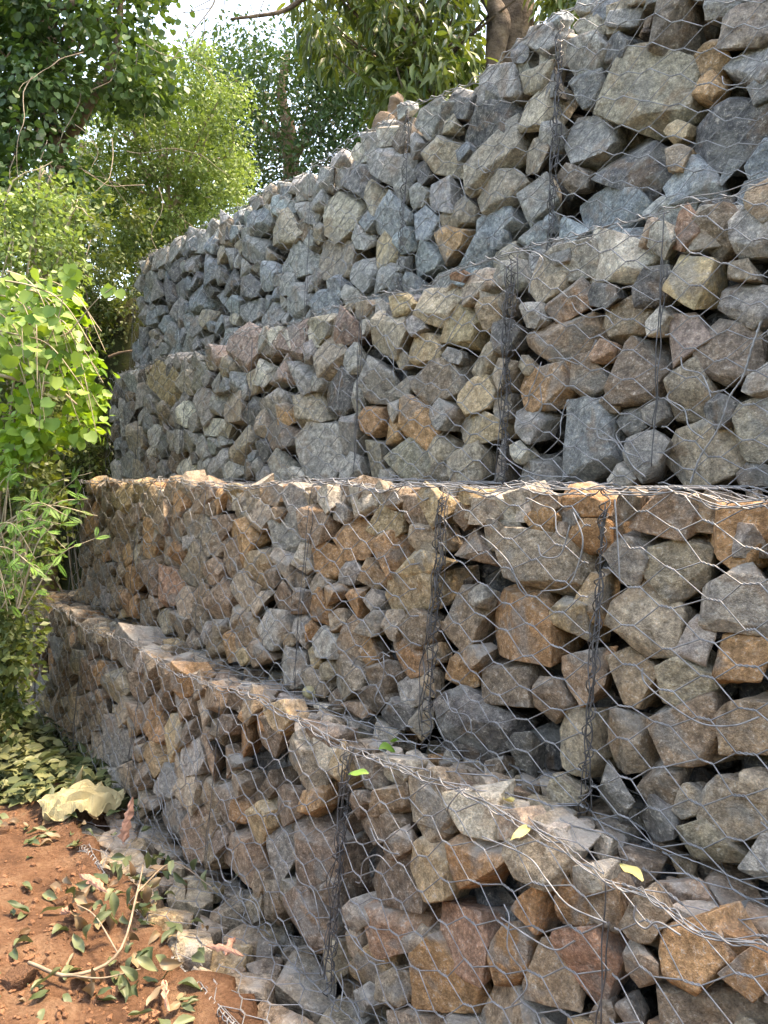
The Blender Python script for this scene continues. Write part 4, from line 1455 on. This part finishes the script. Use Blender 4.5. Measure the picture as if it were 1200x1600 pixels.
# --- dry sticks lying in the bank
for (pts, lab) in (([(-20, 548), (40, 540), (85, 530), (118, 515)], 'pale dry stick poking out of the creeper, upper one'),
                   ([(-20, 580), (35, 595), (80, 600), (120, 632)], 'pale dry stick poking out of the creeper, lower one'),
                   ([(170, 558), (188, 551), (207, 548)], 'short brown twig end against the left end of the third tier')):
    d = 4.35 if 'pale' in lab else 6.3
    p0 = at(*pts[0], d)
    o = limb(None, 'dry_stick', [at(x, y, d) - p0 for x, y in pts], 0.010 if 'pale' in lab else 0.013, 0.006 if 'pale' in lab else 0.007, M_DRYSTEM if 'pale' in lab else M_BARK, n=14, sides=6, knob=0.2)
    o.location = p0
    tag(o, lab, 'stick')

# ------------------------------------------------------------------ litter on the ground
# heap of wilted leaves
n = 2600
X = R2.uniform(-140, 175, n)
Y = R2.uniform(1040, 1262, n)
keep = (X < 60 + (Y - 1040) * 0.62) & (Y < 1262 - 0.10 * np.abs(X - 40))
P = gpoints(X[keep], Y[keep])
P[:, 2] += R2.random(len(P)) ** 1.5 * 0.10
G = R2.normal(0, 1, (len(P), 3)) * (1, 1, 0.35)
N = R2.normal(0, 0.45, (len(P), 3)) + (0, 0, 1)
o = leaf_cloud('leaf_litter', P, G, N, R2.uniform(0.07, 0.13, len(P)), 'long', 0.45, M_LEAF_WILT_A, R2.random(len(P)))
tag(o, 'heap of wilted green leaves at the foot of the wall', 'leaf litter', kind='stuff')

def curled_leaf(seed, w):
    r = np.random.default_rng(seed)
    nu_, nv_ = 5, 8
    uu, vv = np.meshgrid(np.linspace(-1, 1, nu_), np.linspace(0, 1, nv_))
    uu, vv = uu.ravel(), vv.ravel()
    half = 0.5 * w * np.sin(math.pi * np.clip(vv, 0.02, 0.995) ** 0.8) ** 0.9 + 0.006
    fold, bend, twist = r.uniform(0.1, 0.9), r.uniform(-1.4, 1.0), r.uniform(-1.2, 1.2)
    x = uu * half
    z = fold * np.abs(x) + 0.05 * np.sin(9 * vv + r.uniform(0, 6)) * np.abs(uu)
    a = twist * (vv - 0.3)
    x, z = x * np.cos(a) - z * np.sin(a), x * np.sin(a) + z * np.cos(a)
    th = bend * vv
    y = vv * np.cos(th * 0.5)
    z = z + vv * np.sin(th * 0.5)
    V = np.stack([x, y, z], axis=1)
    i_, j_ = np.meshgrid(np.arange(nu_ - 1), np.arange(nv_ - 1))
    q = (j_ * nu_ + i_).ravel()
    return V, np.stack([q, q + 1, q + nu_ + 1, q + nu_], axis=1)


wilt = []
for k in range(8):
    me = mesh_np('fallen_leaf', *curled_leaf(40 + k, 0.34 + 0.04 * (k % 4)))
    me.materials.append(M_LEAF_WILT if k % 4 != 3 else M_LEAF_BROWN)
    wilt.append(me)
spots = []
for k in range(700):
    if len(spots) >= 135:
        break
    x, y = R2.uniform(-20, 330), R2.uniform(1255, 1600)
    edge = 120 + (y - 1290) * 0.55
    pr = 0.75 if y < 1310 else (0.6 if abs(x - edge) < 70 else 0.28)
    if x > edge + 120 or R2.random() > pr:
        continue
    spots.append((x, y))
for (x, y) in spots:
    p = gpoint(x, y)
    d = NV @ p
    p[2] += 0.014 if d < 1.19 else 0.03
    o = place_leaf(wilt[R2.integers(8)], 'fallen_leaf', None, p, R2.normal(0, 1, 3) * (1, 1, 0.15), R2.normal(0, 0.35, 3) + (0, 0, 1), R2.uniform(0.055, 0.115))
    if d > 1.19:
        tag(o, 'wilted curled leaf lying on the netting of the foundation tier', 'leaf', 'fallen leaves on the foundation netting')
    elif y < 1330:
        tag(o, 'wilted curled leaf on the soil in front of the yellow husk', 'leaf', 'fallen leaves by the husk')
    elif y < 1470:
        tag(o, 'wilted curled leaf on the bare red soil beside the wire edge', 'leaf', 'fallen leaves on the bare soil')
    else:
        tag(o, 'wilted curled leaf on the soil at the lower left, near the large clod', 'leaf', 'fallen leaves at the lower left')

# leaves lying on the ledge of the bottom tier
for (x, y, c, lab) in ((592, 1170, 'g', 'green leaf on the bottom ledge, left of the pair by the seam'), (612, 1160, 'g', 'green leaf on the bottom ledge, right of the pair by the seam'),
                       (576, 1208, 'g', 'green leaf caught on the net at the top of the bottom-tier seam'), (790, 1250, 'y', 'long yellowish leaf on the middle of the bottom ledge'),
                       (828, 1292, 'y', 'small yellow leaf on the bottom ledge beside pale stones'), (1005, 1376, 'y', 'pale dry leaf on the bottom ledge near the right edge')):
    p = on_ground(x, y, 0.925)
    me = wilt[R2.integers(8)].copy()
    me.materials.clear()
    me.materials.append(M_LEAF_FERN if c == 'g' else M_LEAF_DRY)
    o = place_leaf(me, 'fallen_leaf', None, p, (R2.normal(), R2.normal(), 0.1), (0.1, -0.5, 0.8), 0.075)
    tag(o, lab, 'leaf')

# smooth tan pod on the ledge
p = on_ground(486, 1082, 0.93)
V, Fc = ICO[3]
V = V * np.array([0.042, 0.034, 0.030]) * (1 + 0.10 * np.maximum(V[:, 0:1], 0))
o = obj('seed_pod', mesh_np('seed_pod', V, Fc), M_HUSK, None, (p[0], p[1], p[2]))
o.rotation_euler = (0.2, 0.3, 0.6)
tag(o, 'smooth rounded tan pod lying on the bottom ledge', 'pod')

# crumpled yellow husk
p = gpoint(128, 1268)
nu, nv = 34, 22
U, W = np.meshgrid(np.linspace(-1, 1, nu), np.linspace(-1, 1, nv))
u, w = U.ravel(), W.ravel()
q = np.stack([u * 1.6, w * 1.6, np.zeros_like(u)], axis=1)
rim = np.maximum(np.abs(u), np.abs(w))
hump = np.clip(1 - (u ** 2 * 0.85 + w ** 2 * 0.8), 0, None)
x = 0.22 * u * (1 - 0.22 * w ** 2) + 0.02 * noise3(q * 2, 1)
y = 0.15 * w * (1 - 0.30 * u ** 2) + 0.02 * noise3(q * 2, 2)
z = 0.10 * hump ** 0.55 + 0.055 * np.abs(noise3(q * np.array([1.2, 2.6, 1]) + 3, 3)) + 0.035 * np.abs(noise3(q * np.array([2.6, 4.4, 1]), 4)) + 0.012 * (rim > 0.9) * noise3(q * 5, 6)
V = np.stack([x, y, z], axis=1)
i = np.arange(nu - 1)
j = np.arange(nv - 1)
I, J = np.meshgrid(i, j)
a = (J * nu + I).ravel()
Fq = np.stack([a, a + 1, a + nu + 1, a + nu], axis=1)
root = empty('crumpled_husk', p, 0.25)
tag(root, 'crumpled pale yellow papery husk at the foot of the wall', 'husk')
o = obj('shell', mesh_np('shell', V, Fq, smooth=False), M_HUSK, root)
md = o.modifiers.new('thickness', 'SOLIDIFY')
md.thickness = 0.004
u2 = np.linspace(0, 1, 9)
V = np.array([[-0.06 + 0.05 * s + 0.035 * k * (1 - s * .8), 0.12 + 0.015 * math.sin(5 * s + k), 0.08 + 0.13 * s + 0.01 * k] for s in u2 for k in (-1, 0, 1)])
Fq = np.array([[3 * m + k, 3 * m + k + 1, 3 * m + k + 4, 3 * m + k + 3] for m in range(8) for k in (0, 1)])
o = obj('torn_flap', mesh_np('torn_flap', V, Fq), M_HUSK, root)
md = o.modifiers.new('thickness', 'SOLIDIFY')
md.thickness = 0.004

# strips of pink bark
def bark_strip(pts, width, lab):
    p0 = np.array(pts[0])
    P = smooth_path([np.array(q) - p0 for q in pts], 13)
    T_ = np.gradient(P, axis=0)
    T_ /= np.linalg.norm(T_, axis=1, keepdims=True)
    side_ = np.cross(T_, R2.normal(0, 1, 3) * 0.4 + np.array([0.2, -0.8, 0.6]))
    side_ /= np.linalg.norm(side_, axis=1, keepdims=True)
    nn = np.cross(side_, T_)
    k_ = np.linspace(-1, 1, 5)
    wd = width * 0.5 * np.minimum(1, np.minimum(np.linspace(0.15, 5, 13), np.linspace(4, 0.1, 13)))
    V = []
    for m in range(13):
        for u_ in k_:
            wr = wd[m] * (1 + 0.28 * R2.normal())
            V.append(P[m] + side_[m] * u_ * wr + nn[m] * (0.25 * width * (1 - u_ * u_) + 0.06 * width * R2.normal()))
    i_, j_ = np.meshgrid(np.arange(4), np.arange(12))
    q = (j_ * 5 + i_).ravel()
    me = mesh_np('bark_strip', np.array(V), np.stack([q, q + 1, q + 6, q + 5], axis=1), smooth=False)
    o = obj('bark_strip', me, M_PINKBARK, None, p0)
    md = o.modifiers.new('thickness', 'SOLIDIFY')
    md.thickness = 0.005
    tag(o, lab, 'bark', 'torn strips of pink bark')


g0 = gpoint(193, 1318)
bark_strip([g0, g0 + (0.01, 0.02, 0.10), g0 + (0.035, 0.05, 0.22)], 0.045, 'pink bark strip standing on end beside the yellow husk')
for (xa, ya, xb, yb, w_, lab) in ((125, 1378, 168, 1410, 0.035, 'pink bark strip lying on the soil left of the wire edge'),
                                  (95, 1440, 120, 1442, 0.03, 'short pink bark chip on the bare soil'),
                                  (322, 1492, 380, 1512, 0.022, 'reddish bark strip lying across the foundation stones, longer one'),
                                  (352, 1508, 368, 1482, 0.024, 'reddish bark strip sticking up from the foundation stones'),
                                  (255, 1545, 262, 1600, 0.03, 'pink bark strip at the bottom edge of the foundation netting')):
    a_ = gpoint(xa, ya) + (0, 0, 0.035)
    b_ = gpoint(xb, yb) + (0, 0, 0.045)
    bark_strip([a_, (a_ + b_) / 2 + (0, 0, 0.012), b_], w_, lab)

# fallen branch with wilted leaves
p = gpoint(250, 1400)
root = empty('fallen_branch', p)
tag(root, 'fallen leafy branch lying across the soil and the wire edge', 'branch')
f = np.array(p)
lift = np.array([0, 0, 0.05])
main = [gpoint(45, 1510) + lift * .3, gpoint(110, 1545) + lift, gpoint(185, 1520) + lift * 1.5, gpoint(215, 1440) + lift * 2.5, gpoint(225, 1380) + lift * 2]
limb(root, 'stem', [q - f for q in main], 0.008, 0.003, M_TWIG, n=20, sides=5)
side = [[gpoint(185, 1520) + lift * 1.5, gpoint(150, 1480) + lift * 2.5, gpoint(120, 1450) + lift * 2], [gpoint(215, 1440) + lift * 2.5, gpoint(270, 1390) + lift * 2.5, gpoint(330, 1420) + lift * 2],
        [gpoint(110, 1545) + lift, gpoint(160, 1560) + lift * 1.5, gpoint(220, 1545) + lift * 1.5]]
for sp in side:
    limb(root, 'twig', [q - f for q in sp], 0.004, 0.002, M_TWIG, n=12, sides=4)
anch = main[2:] + side[0][1:] + side[1] + side[2][1:]
for k in range(46):
    q = anch[R2.integers(len(anch))] - f + R2.normal(0, 0.045, 3) * (1, 1, 0.5)
    place_leaf(wilt[R2.integers(8)], 'leaf', root, q, R2.normal(0, 0.7, 3) + (0, 0, -0.5), R2.normal(0, 0.5, 3) + (0, -0.5, 0.6), R2.uniform(0.065, 0.105))
# clods of red earth
M_CLOD = simple_mat('laterite_clod', (0.23, 0.115, 0.062), rough=0.95, nscale=6, namp=0.35, bump=0.1, bscale=5)
clod_meshes = []
for k in range(5):
    rr = np.random.default_rng(900 + k)
    me = rock_mesh('soil_clod', np.arange(6) * 1.047 + rr.uniform(-.2, .2, 6), rr.uniform(0.8, 1.15, 6), 0.7, 0.7, 0.35, 900 + k, 'top', rough=2.0)
    me.materials.append(M_CLOD)
    clod_meshes.append(me)
for (x, y, s_, lab) in ((26, 1532, 0.052, 'large orange clod of earth at the lower left corner'), (95, 1412, 0.024, 'red clod of earth just left of the upper bark strip'),
                        (112, 1440, 0.028, 'red clod of earth between the bark strip and the fallen branch'), (60, 1378, 0.018, 'small red clod on the bare soil under the leaf heap'),
                        (8, 1300, 0.03, 'red clod of earth at the left edge beside the leaf heap')):
    p = gpoint(x, y)
    o = obj('soil_clod', clod_meshes[int(x) % 5], None, None, (p[0], p[1], p[2] + s_ * 0.3))
    o.scale = (s_, s_ * 0.9, s_ * 0.8)
    o.rotation_euler = (0, 0, x)
    tag(o, lab, 'clod', 'clods of red earth')
n = 900
X, Y = R2.uniform(-60, 260, n), R2.uniform(1270, 1640, n)
ok = X < 108 + (Y - 1290) * 0.46
P = gpoints(X[ok], Y[ok])
D2, F2 = ICO[1]
Vs = []
for p in P:
    s_ = 0.0035 + 0.012 * R2.random() ** 3
    Vs.append(p + D2 * s_ * (1 + 0.3 * R2.normal(0, 1, (len(D2), 1))) + (0, 0, s_ * 0.3))
Fa = (F2[None] + (np.arange(len(P)) * len(D2))[:, None, None]).reshape(-1, 3)
me = mesh_np('soil_crumbs', np.concatenate(Vs), Fa, smooth=False)
me.materials.append(M_CLOD)
tag(obj('soil_crumbs', me), 'loose crumbs of red earth scattered over the bare soil', 'soil', kind='stuff')
